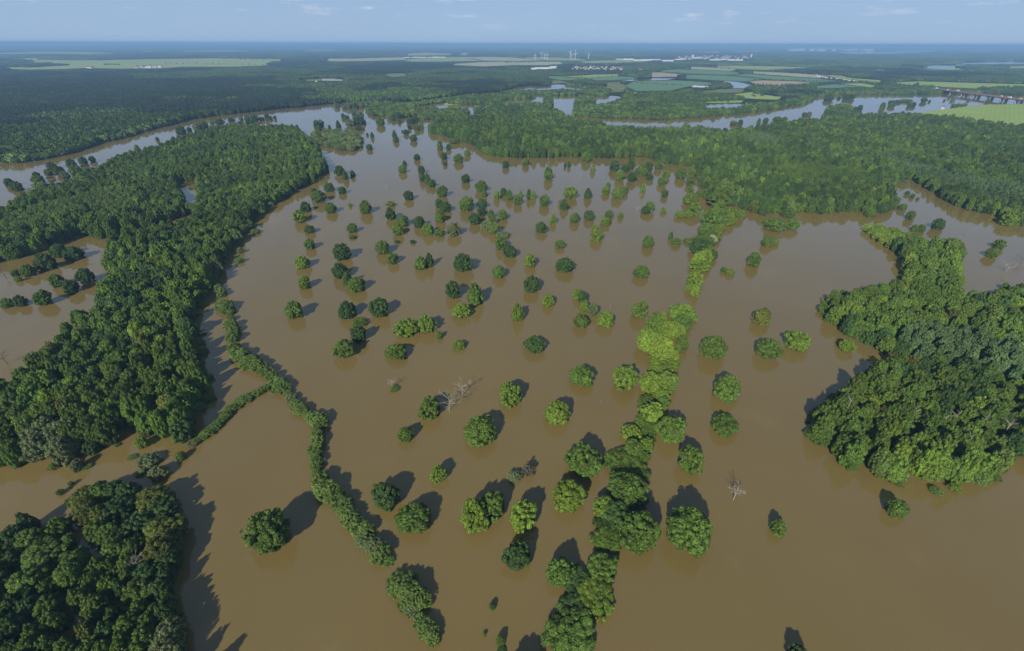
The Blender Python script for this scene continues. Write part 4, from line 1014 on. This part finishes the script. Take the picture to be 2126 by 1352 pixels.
def far_points(d0, d1, step, seed, z):
    r = np.random.default_rng(seed)
    A0 = math.radians(57)
    X1 = d1 * math.sin(A0)
    gx, gy = np.meshgrid(np.arange(-X1, X1, step), np.arange(d0 * .5, d1, step))
    X = gx.ravel() + r.uniform(-.45, .45, gx.size) * step; Y = gy.ravel() + r.uniform(-.45, .45, gx.size) * step
    D_ = np.hypot(X, Y)
    ok = (D_ > d0) & (D_ < d1) & (np.abs(np.arctan2(X, Y)) < A0)
    X, Y = X[ok], Y[ok]
    keep = np.ones(len(X), bool)
    for zz in (0.0, z * .55, z, z * 1.5):
        q = project(np.stack([X, Y, np.full(len(X), zz)], 1))
        for p in openp: keep &= ~inside(q, p)
        if zz == 0.0:
            keep &= ~inside(q, FLOODPX)
            q0 = q
    for p in FOREST_ON:
        keep |= inside(q0, p)
    keep &= (q0[:, 1] > 80)
    return X[keep], Y[keep], q0[keep]

def far_keys(X, Y, q, r):
    n1 = vnoise(X, Y, 420, 5) * .6 + vnoise(X, Y, 130, 6) * .4
    pine = (n1 > .40)
    pine &= ~((q[:, 0] > 1050) & (n1 < .62))
    # broadleaf fringe nearest the river
    fr = (q[:, 1] > 196 + .06 * (400 - q[:, 0]) + 60 * vnoise(X, Y, 170, 12)) & (q[:, 0] < 800)
    pine &= ~fr
    u = r.uniform(size=len(X)) * .5 + vnoise(X, Y, 55, 8) * .5
    keys = np.where(pine, np.where(u > .68, 'd', 'p'), np.where(u > .62, 'o', np.where(u > .40, 'd', 'o')))
    return keys, pine

def far_scatter(name, d0, d1, step, seed, z, mk, label, mul=1.0):
    X, Y, q = far_points(d0, d1, step, seed, z)
    r = np.random.default_rng(seed + 2); n_ = len(X)
    keys, pine = far_keys(X, Y, q, r)
    tint = mul * tint_arr(keys) * r.uniform(.86, 1.14, (n_, 1)) * (0.58 + .40 * vnoise(X, Y, 200, 31))[:, None]
    scl, vi, srcs = mk(n_, pine, r)
    scatter(name, X, Y, np.full(n_, -0.5), scl, np.stack([np.zeros(n_), np.zeros(n_), r.uniform(0, 6.28, n_)], 1), vi, tint, srcs, label, 'forest')
    return n_

def mk_mid(n_, pine, r):
    R = np.where(pine, r.uniform(3.0, 4.2, n_), r.uniform(5.0, 7.4, n_)); H = np.where(pine, r.uniform(12, 15.5, n_), r.uniform(10, 15.5, n_))
    vi = np.where(pine, r.integers(4, 6, n_), r.integers(0, 4, n_))
    return np.stack([R, R, H / HU], 1), vi, FARSRC

def patch_mesh(name, seed, size, ntree, R, H, cone):
    r = np.random.default_rng(seed)
    k = int(round(ntree ** .5)); V = []; F = []; base = 0
    iv, fi = ICO0
    for i in range(k):
        for j in range(k):
            x = (i + .5 + r.uniform(-.4, .4)) / k * size - size / 2; y = (j + .5 + r.uniform(-.4, .4)) / k * size - size / 2
            rr = R * r.uniform(.75, 1.25); h = H * r.uniform(.78, 1.12)
            vv = iv * np.array([rr, rr, h * .5]) * r.uniform(.82, 1.15, (12, 1)) + np.array([0, 0, h * .5])
            if cone: vv[:, :2] *= (1.25 - .95 * vv[:, 2:3] / h)
            vv[:, 2] = np.maximum(vv[:, 2], 0)
            V.append(vv + np.array([x, y, 0])); F.append(fi + base); base += 12
    return mesh_np(name, np.vstack(V), np.vstack(F), LEAF)
PATCH = [src(patch_mesh('forest_patch', 700 + i, 26, 16, 4.6, 13.5, False)) for i in range(3)] + [src(patch_mesh('pine_patch', 710 + i, 26, 36, 2.9, 14, True)) for i in range(3)]
BIGP = [src(patch_mesh('big_forest_patch', 720 + i, 95, 49, 9.5, 14, False)) for i in range(3)]
def mk_patch(n_, pine, r):
    s = r.uniform(.9, 1.15, n_)
    return np.stack([s, s, r.uniform(.85, 1.1, n_)], 1), np.where(pine, r.integers(3, 6, n_), r.integers(0, 3, n_)), PATCH
def mk_big(n_, pine, r):
    s = r.uniform(.95, 1.15, n_)
    return np.stack([s, s, r.uniform(.8, 1.15, n_)], 1), r.integers(0, 3, n_), BIGP
cnt = [far_scatter('forest_canopy', 480, 1500, 7.6, 801, 11, mk_mid, 'dark mixed forest beyond the river'),
       far_scatter('forest_canopy', 1500, 4600, 23, 802, 12, mk_patch, 'bluish forest in the distance beyond the river', .74),
       far_scatter('forest_canopy', 4600, 19000, 100, 803, 12, mk_big, 'hazy blue forest below the skyline')]
print('FAR', cnt)

# hedges and lone trees on the far fields
def hedge_line(pts, step, h, seed, keys='do'):
    r = np.random.default_rng(seed); X = []; Y = []
    P = [ground(*p)[:2] for p in pts]
    for a, b in zip(P[:-1], P[1:]):
        l = np.linalg.norm(b - a); k = max(1, int(l / step))
        t = (np.arange(k) + r.uniform(-.3, .3, k)) / k
        X += list(a[0] + (b[0] - a[0]) * t + r.normal(0, 1.5, k)); Y += list(a[1] + (b[1] - a[1]) * t + r.normal(0, 1.5, k))
    return np.array(X), np.array(Y)
HX = []; HY = []; HS = []
for i, (pts, step, h) in enumerate([
    ([(1350, 150.3), (1420, 154.5), (1508, 157)], 11, 5), ([(1415, 157.8), (1430, 154.4), (1517, 156.8), (1590, 164.7)], 11, 5), ([(1548, 153), (1600, 157), (1650, 161), (1700, 163.8)], 12, 6),
    ([(1560, 169), (1585, 165.8), (1660, 168.5), (1738, 170)], 12, 6), ([(1565, 176.5), (1612, 179), (1700, 175)], 12, 8), ([(1438, 139), (1520, 144), (1555, 149), (1660, 152.5), (1712, 155.5)], 15, 7),
    ([(1320, 172.5), (1360, 175), (1420, 178)], 14, 6), ([(1000, 126.3), (980, 121.7)], 20, 6), ([(930, 128.3), (1060, 127.5), (1130, 126.6), (1165, 128)], 22, 7), ([(1050, 130.5), (1110, 129.5)], 16, 8),
    ([(1748, 165.6), (1820, 172)], 12, 6), ([(1744, 173), (1790, 172), (1826, 178)], 11, 7), ([(1860, 175), (1905, 179), (1955, 181.5)], 12, 6), ([(2030, 184.8), (2126, 182.5)], 11, 9),
    ([(285, 138.3), (338, 137.8)], 16, 7), ([(1188, 140), (1294, 144)], 12, 7), ([(1190, 143), (1290, 147)], 14, 7), ([(1410, 118), (1560, 117)], 34, 10), ([(1410, 121), (1560, 121.5)], 34, 10), ([(1280, 122.6), (1400, 121)], 40, 9),
    ([(345, 133.5), (420, 131)], 40, 8), ([(430, 133.5), (560, 135)], 60, 9), ([(500, 124.2), (590, 124.6)], 55, 9), ([(215, 134.6), (252, 135)], 12, 9),
    ([(1165, 160.8), (1230, 161.4), (1290, 158.4)], 26, 6), ([(1440, 211), (1540, 213)], 30, 4), ([(1600, 146.6), (1705, 141.3)], 14, 8), ([(1140, 136), (1180, 133.6)], 18, 8), ([(1206, 132), (1290, 131.8), (1345, 129.6)], 16, 9),
    ([(1405, 128.6), (1440, 131), (1500, 134.4), (1560, 135.6)], 16, 9), ([(1300, 134), (1360, 140), (1410, 140)], 14, 9), ([(1340, 141), (1380, 143.5), (1420, 144)], 12, 8)]):
    a, b = hedge_line(pts, step, h, 900 + i)
    HX.append(a); HY.append(b); HS.append(np.full(len(a), h))
HX = np.concatenate(HX); HY = np.concatenate(HY); HS = np.concatenate(HS)
r = np.random.default_rng(950); k = len(HX); hs = HS * r.uniform(.7, 1.25, k)
scatter('field_hedges', HX, HY, np.full(k, -.2), np.stack([hs * .55, hs * .55, hs / HU], 1), np.stack([np.zeros(k), np.zeros(k), r.uniform(0, 6, k)], 1), r.integers(0, 4, k),
        tint_arr(np.where(r.uniform(size=k) > .5, 'd', 'o')), SRC_MID, 'thin dark hedges between the far fields', 'hedge')

# ------------------------------------------------------------------ dead trees
def dead_tree(bb, label, mat, seed, name='dead_tree', spread=1.0, trunk_only=False):
    x0, y0, x1, y1 = bb
    g = ground((x0 + x1) / 2, y1)
    dep = (np.array([g[0], g[1], 0]) - CAM) @ FWD
    # height that reaches the top of the box
    h = 1.0
    for _ in range(60):
        t = project(np.array([[g[0], g[1], h]]))[0]
        if t[1] <= y0: break
        h *= 1.08
    h = min(h, 9 if y1 > 600 else 8.5)
    wid = (x1 - x0) / 2 * dep / FPX * spread
    r = random.Random(seed)
    root = empty(name, (g[0], g[1], 0)); tag(root, label, 'dead tree', 'bare dead trees in the flood')
    b = MB(); lean = Vector((r.uniform(-.06, .06), r.uniform(-.06, .06), 0))
    tr = max(.10, h * .020)
    pts = [Vector((0, 0, -1.0)), lean * h * .3 + Vector((0, 0, h * .3)), lean * h * .7 + Vector((0.1, 0, h * .65)), lean * h + Vector((0, 0.1, h * .98))]
    b.tube(pts, [tr * 1.2, tr, tr * .7, tr * .2], 7)
    obj('trunk', b.mesh('dead_trunk', mat), root)
    for k in range(3 if trunk_only else 13):
        a = k * 2.4 + r.uniform(-.4, .4); z = h * r.uniform(.28, .85)
        l = wid * r.uniform(.65, 1.1) * (.35 if trunk_only else 1)
        bb_ = MB()
        s = lean * z + Vector((0, 0, z)); e1 = s + Vector((math.cos(a) * l * .5, math.sin(a) * l * .5, h * .08)); e2 = s + Vector((math.cos(a + .2) * l, math.sin(a + .2) * l, h * r.uniform(.06, .25)))
        bb_.tube([s, e1, e2], [tr * .5, tr * .36, tr * .12], 5)
        for q in range(5):
            t = r.uniform(.3, .95); p = e1.lerp(e2, t) if t > .5 else s.lerp(e1, t * 2)
            d = Vector((math.cos(a + r.uniform(-1.2, 1.2)), math.sin(a + r.uniform(-1.2, 1.2)), r.uniform(-.1, .7))).normalized() * l * .45
            bb_.tube([p, p + d * .6, p + d + Vector((0, 0, .1 * l))], [tr * .26, tr * .18, tr * .08], 4)
        obj('branch', bb_.mesh('dead_branch', mat), root)
    return root
DT = [((909, 822, 957, 853), 'pale bare dead tree beside a round green tree, lower of a pair', DEAD), ((941, 796, 979, 822), 'pale bare dead tree above its twin, left of centre', DEAD),
      ((1508, 1003, 1537, 1037), 'pale bare dead tree alone in open water right of the broad tree row', DEAD), ((806, 788, 824, 806), 'small bare dead crown above a low green tuft', DEAD),
      ((798, 384, 806, 394), 'tiny bare snag alone in the far open water left of centre', DEAD), ((1318, 428, 1328, 442), 'pale bare snag left of two joined trees in the far water', DEAD),
      ((1326, 401, 1333, 411), 'short pale snag below a light green tree in the far water', DEAD), ((1094, 312, 1099, 332), 'white bare trunk at the edge of the middle wood, left one', DEAD),
      ((1135, 319, 1141, 332), 'white bare trunk at the edge of the middle wood, right one', DEAD), ((1255, 343, 1263, 363), 'thin dark snag near the edge of the far trees', DEADD),
      ((1203, 357, 1208, 371), 'thin grey snag standing in open far water', DEAD), ((1080, 324, 1084, 346), 'thin grey snag below the middle wood, left end', DEAD),
      ((2076, 542, 2100, 565), 'pale leaning bare tree in the water of the right inlet', DEAD), ((2108, 517, 2130, 546), 'dark bare tree at the right edge of the inlet', DEADD),
      ((165, 503, 186, 534), 'black bare tree in the left pond', DEADD), ((2, 733, 30, 756), 'black bare branches at the left edge below the pond', DEADD), ((5, 554, 22, 578), 'dark bare tree at the left edge of the pond', DEADD),
      ((1265, 630, 1269, 642), 'bare pale trunk between two green trees above the broad row', DEAD),       ((270, 1165, 310, 1195), 'pale bare crown at the edge of the lower left wood', DEAD)]
for i, (bb, lab, mt) in enumerate(DT):
    dead_tree(bb, lab, mt, 1000 + i, trunk_only=('trunk' in lab or 'thin' in lab))
# bare pale trees rising from the right hand wood
for i, (px, py) in enumerate([(1765, 838), (1830, 788), (1900, 852), (1962, 872), (1990, 862), (2014, 912), (2046, 872), (2100, 880), (1862, 772)]):
    g = ground(px, py, 11)
    root = empty('bare_tree', (g[0], g[1], 0)); tag(root, 'bare pale tree in the right hand wood, %s of the visible ones from the left' % ORD(sorted([1765, 1830, 1900, 1962, 1990, 2014, 2046, 2100, 1862]).index(px) + 1), 'dead tree', 'bare trees of the right hand wood')
    rr = random.Random(40 + i); h = 13.5; b = MB()
    b.tube([(0, 0, -1), (.2, 0, h * .4), (.1, .3, h * .75), (.4, .2, h)], [.24, .2, .14, .05], 7)
    obj('trunk', b.mesh('bare_trunk', BARE), root)
    for k in range(7):
        b = MB(); a = rr.uniform(0, 6.28); z = h * rr.uniform(.6, .92); l = rr.uniform(1.8, 3.6)
        b.tube([(.15, .1, z), (math.cos(a) * l * .5, math.sin(a) * l * .5, z + 1.1), (math.cos(a) * l, math.sin(a) * l, z + 2.4)], [.10, .07, .03], 5)
        obj('branch', b.mesh('bare_branch', BARE), root)

# ------------------------------------------------------------------ buildings far away
WHITE = plain('white_render', (0.62, 0.61, 0.58), .8, .06)
GREYW = plain('grey_cladding', (0.5, 0.53, 0.56), .6, .1)
REDR = plain('red_tiles', (0.21, 0.125, 0.095), .8, .2)
DARKR = plain('dark_tiles', (0.12, 0.10, 0.10), .8, .2)
SAND = plain('sandy_render', (0.55, 0.45, 0.34), .8, .1)
def house_meshes(w, l, h, rh, wm, rm, flat=False):
    b = MB(); b.box(-l / 2, l / 2, -w / 2, w / 2, -1, h)
    wall = b.mesh('house_wall', wm)
    b = MB()
    if flat:
        b.box(-l / 2 - .3, l / 2 + .3, -w / 2 - .3, w / 2 + .3, h + .003, h + rh)
    else:
        o = .6
        b.add([(-l / 2 - o, -w / 2 - o, h), (l / 2 + o, -w / 2 - o, h), (l / 2 + o, w / 2 + o, h), (-l / 2 - o, w / 2 + o, h), (-l / 2 - o, 0, h + rh), (l / 2 + o, 0, h + rh)],
              [(0, 3, 2, 1), (0, 1, 5, 4), (2, 3, 4, 5), (1, 2, 5), (3, 0, 4)])
    roof = b.mesh('house_roof', rm)
    b = MB()
    nwin = max(2, int(l / 3.5))
    for s in (-1, 1):
        for i in range(nwin):
            x = (i + .5) / nwin * l - l / 2
            b.box(x - .6, x + .6, s * (w / 2 + .02) - .03, s * (w / 2 + .02) + .03, h * .35, h * .35 + 1.5)
    return wall, roof
HOUSES = [house_meshes(9, 12, 6, 4.5, WHITE, REDR), house_meshes(8, 11, 5.5, 4, WHITE, DARKR), house_meshes(10, 15, 7, 5, SAND, REDR), house_meshes(9, 10, 6, 4.5, WHITE, REDR)]
HALLS = [house_meshes(22, 60, 8, 1.0, WHITE, GREYW, True), house_meshes(18, 42, 7, 1.0, GREYW, WHITE, True), house_meshes(26, 90, 9, 1.2, WHITE, WHITE, True)]
BLOCKS = [house_meshes(14, 60, 22, 1.5, WHITE, GREYW, True), house_meshes(14, 40, 30, 1.5, SAND, REDR, True), house_meshes(30, 110, 14, 1.5, WHITE, WHITE, True), house_meshes(20, 20, 42, 1.5, WHITE, GREYW, True)]
def build(name, kit, px, py, rz, s, label, cat, group):
    g = ground(px, py)
    root = empty(name, (g[0], g[1], -0.4), rz); tag(root, label, cat, group)
    w, rf = kit
    obj('wall', w, root, scale=(s, s, s)); obj('roof', rf, root, scale=(s, s, s))
    return root
rr = random.Random(77)
for i in range(22):
    build('house', rr.choice(HOUSES), rr.uniform(280, 338), rr.uniform(137, 141.3), rr.uniform(0, 3.1), rr.uniform(.7, 1.0), 'small house in the village on the far left meadow', 'house', 'houses of the left village')
for px, py in ((309, 141), (322, 140), (333, 140)):
    build('barn', HALLS[1], px, py, rr.uniform(-.3, .3), 1.0, 'long white barn on the near side of the left village', 'barn', 'barns of the left village')
for px, py in ((182, 141.6), (188, 141.9), (193, 141.8)):
    build('house', HOUSES[0], px, py, rr.uniform(0, 3), 1.3, 'lone house at the forest edge left of the left village', 'house', 'houses left of the village')
for i in range(58):
    px = rr.uniform(1186, 1294); py = 140 + (px - 1186) / 108 * 2.5 + rr.uniform(-2.2, 3.8)
    build('house', rr.choice(HOUSES), px, py, rr.uniform(0, 3.1), rr.uniform(.75, 1.1), 'white house with tiled roof in the village beyond the flood', 'house', 'houses of the middle village')
for k, (px, py) in enumerate(((1104, 144), (1113, 143.4), (1124, 143.2), (1136, 142.6), (1148, 142), (1154, 140.8))):
    build('greenhouse_hall', HALLS[k % 3], px, py, .1, 1.0, 'long pale hall left of the middle village', 'hall', 'halls left of the middle village')
for k, px in enumerate((846, 857, 866, 880, 892, 905, 914, 922)):
    build('hall', HALLS[k % 3], px, 120.3 - k * .1, .05, 1.0, 'low pale hall in the row on the far field', 'hall', 'halls on the far field')
for i in range(60):
    px = rr.uniform(1408, 1562); py = rr.uniform(116.5, 124)
    build('town_house', rr.choice(HOUSES[:1] + HOUSES[2:]), px, py, rr.uniform(0, 3.1), rr.uniform(1.1, 1.8), 'red roofed house in the distant town', 'house', 'houses of the distant town')
for i, (px, py) in enumerate(((1282, 124), (1290, 124.3), (1304, 124.6), (1322, 126), (1332, 126.5), (1340, 126), (1356, 125), (1366, 125.2), (1386, 127.5), (1408, 124.6), (1418, 124), (1440, 121.6), (1450, 121.5), (1462, 122), (1484, 125.5), (1500, 124.6), (1512, 125), (1522, 125.8), (1534, 126), (1626, 116.6), (1634, 116.2))):
    build('hall', HALLS[i % 3], px, py, rr.uniform(-.2, .2), 1.3, 'white industrial hall on the edge of the distant town', 'hall', 'halls of the distant town')
build('grain_silo', BLOCKS[3], 1437, 122.3, 0, 1.0, 'tall white silo block at the left end of the distant town', 'silo', None)
build('church_tower', BLOCKS[3], 1559, 119, 0, .9, 'church tower rising from the right end of the distant town', 'tower', None)
for i in range(64):
    px = rr.uniform(1640, 1812); py = rr.uniform(101.2, 106.5)
    build('city_block', rr.choice(BLOCKS), px, py, rr.uniform(-.3, .3), rr.uniform(1.1, 2.0), 'pale block of the city on the skyline', 'building', 'blocks of the skyline city')
for i in range(34):
    t = rr.random(); px = 1688 + 92 * t; py = 157 + 12 * t + rr.uniform(-1.5, 1.5)
    build('garden_shed', HOUSES[rr.choice((1, 3))], px, py, rr.uniform(0, 3), rr.uniform(.55, .8), 'small pale garden hut in the strip between the far fields', 'hut', 'garden huts between the far fields')
for k, (px, py) in enumerate(((1444, 180.6), (1454, 181), (1463, 181.2))):
    build('farm_shed', HALLS[1], px, py, .15, .62, ['leftmost', 'middle', 'rightmost'][k] + ' of the three grey farm sheds by the backwater', 'shed', 'farm sheds by the backwater')
build('white_house', HOUSES[0], 1504, 176, .2, 1.1, 'white house beside the backwater right of the farm sheds', 'house', None)
build('farmhouse', HOUSES[2], 1329, 149.6, .2, 1.6, 'sandy farmhouse right of the middle village', 'house', None)
build('white_hut', HOUSES[3], 1124, 158.2, .2, .8, 'tiny white hut at the tip of the bluish field', 'hut', None)
build('white_hut', HOUSES[3], 657, 169.6, .2, .7, 'tiny white hut by the clearing in the left forest', 'hut', None)
g = build('white_cabin', HOUSES[3], 1957, 226.2, .5, .62, 'white cabin on the shore of the bright green meadow', 'cabin', None)
g.location.z = 0.9

# ------------------------------------------------------------------ wind turbines
WT = plain('turbine_paint', (0.80, 0.81, 0.82), .4, .03)
def turbine_parts():
    t = MB(); t.tube([(0, 0, -1), (0, 0, .5), (0, 0, 1)], [.046, .038, .028], 10)
    nc = MB(); nc.box(-.06, .08, -.03, .03, .985, 1.045)
    hb = MB(); hb.tube([(-.05, 0, 1.012), (-.075, 0, 1.012), (-.09, 0, 1.012)], [.022, .018, .004], 8)
    bl = MB()
    bl.add([(-.07, -.012, .012), (-.07, .02, .012), (-.066, .034, .12), (-.066, .018, .42), (-.066, 0, .47), (-.072, -.010, .42), (-.076, -.016, .12)],
           [(0, 1, 2, 6), (6, 2, 3, 5), (5, 3, 4), (6, 5, 4, 3), (0, 6, 2, 1)])
    return t.mesh('tower', WT), nc.mesh('nacelle', WT), hb.mesh('hub', WT), bl.mesh('blade', WT)
TT, TN, TH, TB = turbine_parts()
def turbine(px, py, hpx, rot, ph, label, grp):
    g = ground(px, py)
    t = project(np.array([[g[0], g[1], 1.0]]))[0]; t0 = project(np.array([[g[0], g[1], 0.0]]))[0]
    h = hpx / (t0[1] - t[1])
    root = empty('wind_turbine', (g[0], g[1], -.4), rot); tag(root, label, 'wind turbine', grp)
    s = (h, h, h)
    obj('tower', TT, root, scale=s); obj('nacelle', TN, root, scale=s); hb = obj('hub', TH, root, scale=s)
    for k in range(3):
        b = obj('blade', TB, hb, (0, 0, 1.012), 0)
        b.rotation_euler = (ph + k * 2 * math.pi / 3, 0, 0)
for k, (a, b, c) in enumerate(((1308, 220, 50), (1375, 200, 48), (1403, 210, 50), (1428, 220, 58), (1660, 200, 60), (1676, 215, 48), (1708, 215, 68), (1842, 215, 54))):
    turbine(840 + a * .207, 80 + b * .207, c * .207 * 1.05, 1.2 + .1 * k, k * .7, 'white wind turbine on the far fields, %s from the left' % ORD(k + 1), 'wind turbines on the far fields')
for k, px in enumerate((1204, 1213, 1222, 1226, 1233, 1236, 1244, 1250, 1256)):
    turbine(px, 97.2, 3.2, 1.3, k * .5, 'tiny wind turbine on the skyline, %s from the left' % ORD(k + 1), 'wind turbines on the skyline')

# ------------------------------------------------------------------ motorway bridge
REDST = plain('red_steel', (0.40, 0.20, 0.175), .55, .15, .05)
ASPH = plain('asphalt', (0.22, 0.19, 0.18), .85, .15, .05)
CONC = plain('concrete', (0.42, 0.41, 0.39), .85, .15, .1)
p0 = ground(2002.6, 199.5)[:2]; p1 = ground(2069.7, 208.6)[:2]
ax = (p1 - p0); ax = ax / np.linalg.norm(ax)
pe = ground(1938, 191.5)[:2]
s0 = float((pe - p0) @ ax); s1 = float((p1 - p0) @ ax) + 420.0
LB = s1 - s0; org = p0 + ax * s0
rzb = math.atan2(ax[1], ax[0])
br = empty('motorway_bridge', (org[0], org[1], 0), rzb)
tag(br, 'long red steel motorway bridge on concrete piers crossing the river', 'bridge')
ZB = 8.0; BW = 12.0
b = MB(); b.box(-25, LB, -BW, BW, ZB + 2.6, ZB + 3.1); obj('deck', b.mesh('deck', ASPH), br)
for s in (-1, 1):
    b = MB(); y = s * (BW - 2.0); b.box(-25, LB, y - .5, y + .5, ZB, ZB + 2.597); obj('girder', b.mesh('girder', REDST), br)
    b = MB(); y = s * (BW + .25); b.box(-25, LB, y - .4, y + .4, ZB + 1.8, ZB + 4.3); obj('parapet', b.mesh('parapet', REDST), br)
b = MB(); b.box(-25, LB, -.9, .9, ZB + 3.103, ZB + 4.2); obj('median_barrier', b.mesh('median_barrier', REDST), br)
pier = MB(); pier.add([(-1.4, -3.5, -2), (1.4, -3.5, -2), (1.4, 3.5, -2), (-1.4, 3.5, -2), (-1.7, -4.6, ZB - .003), (1.7, -4.6, ZB - .003), (1.7, 4.6, ZB - .003), (-1.7, 4.6, ZB - .003)],
                      [(0, 3, 2, 1), (4, 5, 6, 7), (0, 1, 5, 4), (1, 2, 6, 5), (2, 3, 7, 6), (3, 0, 4, 7)])
PM = pier.mesh('pier', CONC)
d_span = np.linalg.norm(p1 - p0)
sx = 30.0
while sx < LB:
    for s in (-1, 1):
        obj('pier', PM, br, (sx, s * 7.0, 0))
    sx += 58.0
LBP = {'w': plain('white_paint', (.8, .8, .8), .4, .03), 'b': plain('blue_paint', (.05, .12, .4), .4, .03), 'r': plain('red_paint', (.4, .05, .04), .4, .05), 'g': plain('grey_paint', (.25, .26, .28), .4, .05)}
TYRE = plain('tyre_rubber', (.02, .02, .02), .9, .1)
wh = MB(); wh.tube([(0, -.15, 0), (0, .15, 0)], [.5, .5], 10); WHM = wh.mesh('wheel', TYRE)
def vehicle(sx, y, key, L_, label, rzv):
    t = ax * sx; nrm = np.array([-ax[1], ax[0]]) * y
    root = empty('truck' if L_ > 8 else 'van', (org[0] + t[0] + nrm[0], org[1] + t[1] + nrm[1], ZB + 3.1), rzb + rzv)
    tag(root, label, 'truck' if L_ > 8 else 'van', 'vehicles on the bridge')
    b = MB(); b.box(-L_ / 2, L_ / 2 - 2.6, -1.25, 1.25, .9, 3.9 if L_ > 8 else 2.6); obj('cargo_box', b.mesh('cargo_box', LBP[key]), root)
    b = MB(); b.add([(L_ / 2 - 2.4, -1.2, .6), (L_ / 2, -1.2, .6), (L_ / 2, 1.2, .6), (L_ / 2 - 2.4, 1.2, .6), (L_ / 2 - 2.4, -1.15, 3), (L_ / 2 - .6, -1.15, 3), (L_ / 2 - .6, 1.15, 3), (L_ / 2 - 2.4, 1.15, 3)],
                    [(0, 3, 2, 1), (4, 5, 6, 7), (0, 1, 5, 4), (1, 2, 6, 5), (2, 3, 7, 6), (3, 0, 4, 7)]); obj('cab', b.mesh('cab', LBP['w' if key == 'w' else 'g']), root)
    for wx in (-L_ / 2 + 1.5, L_ / 2 - 1.4):
        for wy in (-1.1, 1.1): obj('wheel', WHM, root, (wx, wy, .5))
def bridge_s(px):     # distance along the bridge below a given bearing
    best = None
    for s in np.arange(0, LB, 2.0):
        q = project(np.array([[org[0] + ax[0] * s, org[1] + ax[1] * s, ZB + 3]]))[0]
        if best is None or abs(q[0] - px) < best[0]: best = (abs(q[0] - px), s)
    return best[1]
for k, (cx7, key, L_, y, lab) in enumerate(((490, 'w', 12, -5, 'white truck at the far end of the bridge'), (780, 'w', 6, -5, 'white van on the far part of the bridge'), (905, 'w', 12, 5, 'white truck right of the first van on the bridge'), (1290, 'g', 6, -5, 'grey van before the blue truck on the bridge'),
                              (1440, 'b', 12, 5, 'blue truck in the middle of the bridge'), (1690, 'w', 6, 5, 'white van just right of the blue truck on the bridge'), (1800, 'r', 6, 5, 'red van between white vehicles on the bridge'), (1890, 'w', 14, -5, 'long white truck on the near part of the bridge'), (2030, 'w', 7, 5, 'white van nearest the right edge on the bridge'))):
    vehicle(bridge_s(1880 + cx7 * .1157), y, key, L_, lab, 0 if y < 0 else math.pi)

# ------------------------------------------------------------------ river buoys and drift
BUOY = {'r': plain('buoy_red', (.5, .03, .02), .5, .05), 'w': LBP['w']}
def buoy(px, py, key, label):
    g = ground(px, py); root = empty('river_buoy', (g[0], g[1], 0)); tag(root, label, 'buoy', 'buoys in the river')
    b = MB(); b.tube([(0, 0, -.3), (0, 0, .5), (0, 0, .7)], [.9, .9, .5], 10); obj('float', b.mesh('float', BUOY[key]), root)
    b = MB(); b.tube([(0, 0, .7), (0, 0, 2.2)], [.35, .12], 8); obj('topmark', b.mesh('topmark', BUOY[key]), root)
buoy(277, 276.3, 'r', 'red buoy near the left river bank'); buoy(217, 292.5, 'w', 'white buoy near the left river bank'); buoy(1205, 239, 'w', 'white buoy in the river mouth of the far pool'); buoy(1340, 243.5, 'w', 'white buoy along the far river bank')
def drift(px, py, L_, label, seed):
    g = ground(px, py); root = empty('driftwood', (g[0], g[1], .05), seed); tag(root, label, 'driftwood')
    rr = random.Random(seed)
    for k in range(6):
        b = MB(); a = rr.uniform(0, 3.14); l = L_ * rr.uniform(.3, .6)
        b.tube([(-math.cos(a) * l, -math.sin(a) * l, 0), (0, .1, .15), (math.cos(a) * l, math.sin(a) * l, .25)], [.1, .12, .05], 5); obj('branch', b.mesh('drift_branch', DEADD if k % 2 else DEAD), root)
drift(1248, 835, 3.2, 'small raft of driftwood in open water left of the broad tree row', 3)
drift(2000, 486, 5, 'driftwood in the water of the right inlet', 5)
drift(1858, 391, 11, 'long pale drift logs at the head of the right inlet', 8)

# ------------------------------------------------------------------ the air
b = MB(); b.box(-56000, 56000, -4500, 103000, -1.6, 165)
hz, hn, ho = new_mat('haze_air')
pv = hn.nodes.new('ShaderNodeVolumePrincipled')
pv.inputs['Color'].default_value = (0.36, 0.64, 1.0, 1)
pv.inputs['Density'].default_value = 1.15e-4
pv.inputs['Anisotropy'].default_value = 0.0
hn.links.new(pv.outputs[0], ho.inputs['Volume'])
tag(obj('haze', b.mesh('haze', hz)), 'thin blue summer haze over the flooded plain', 'haze', kind='stuff')
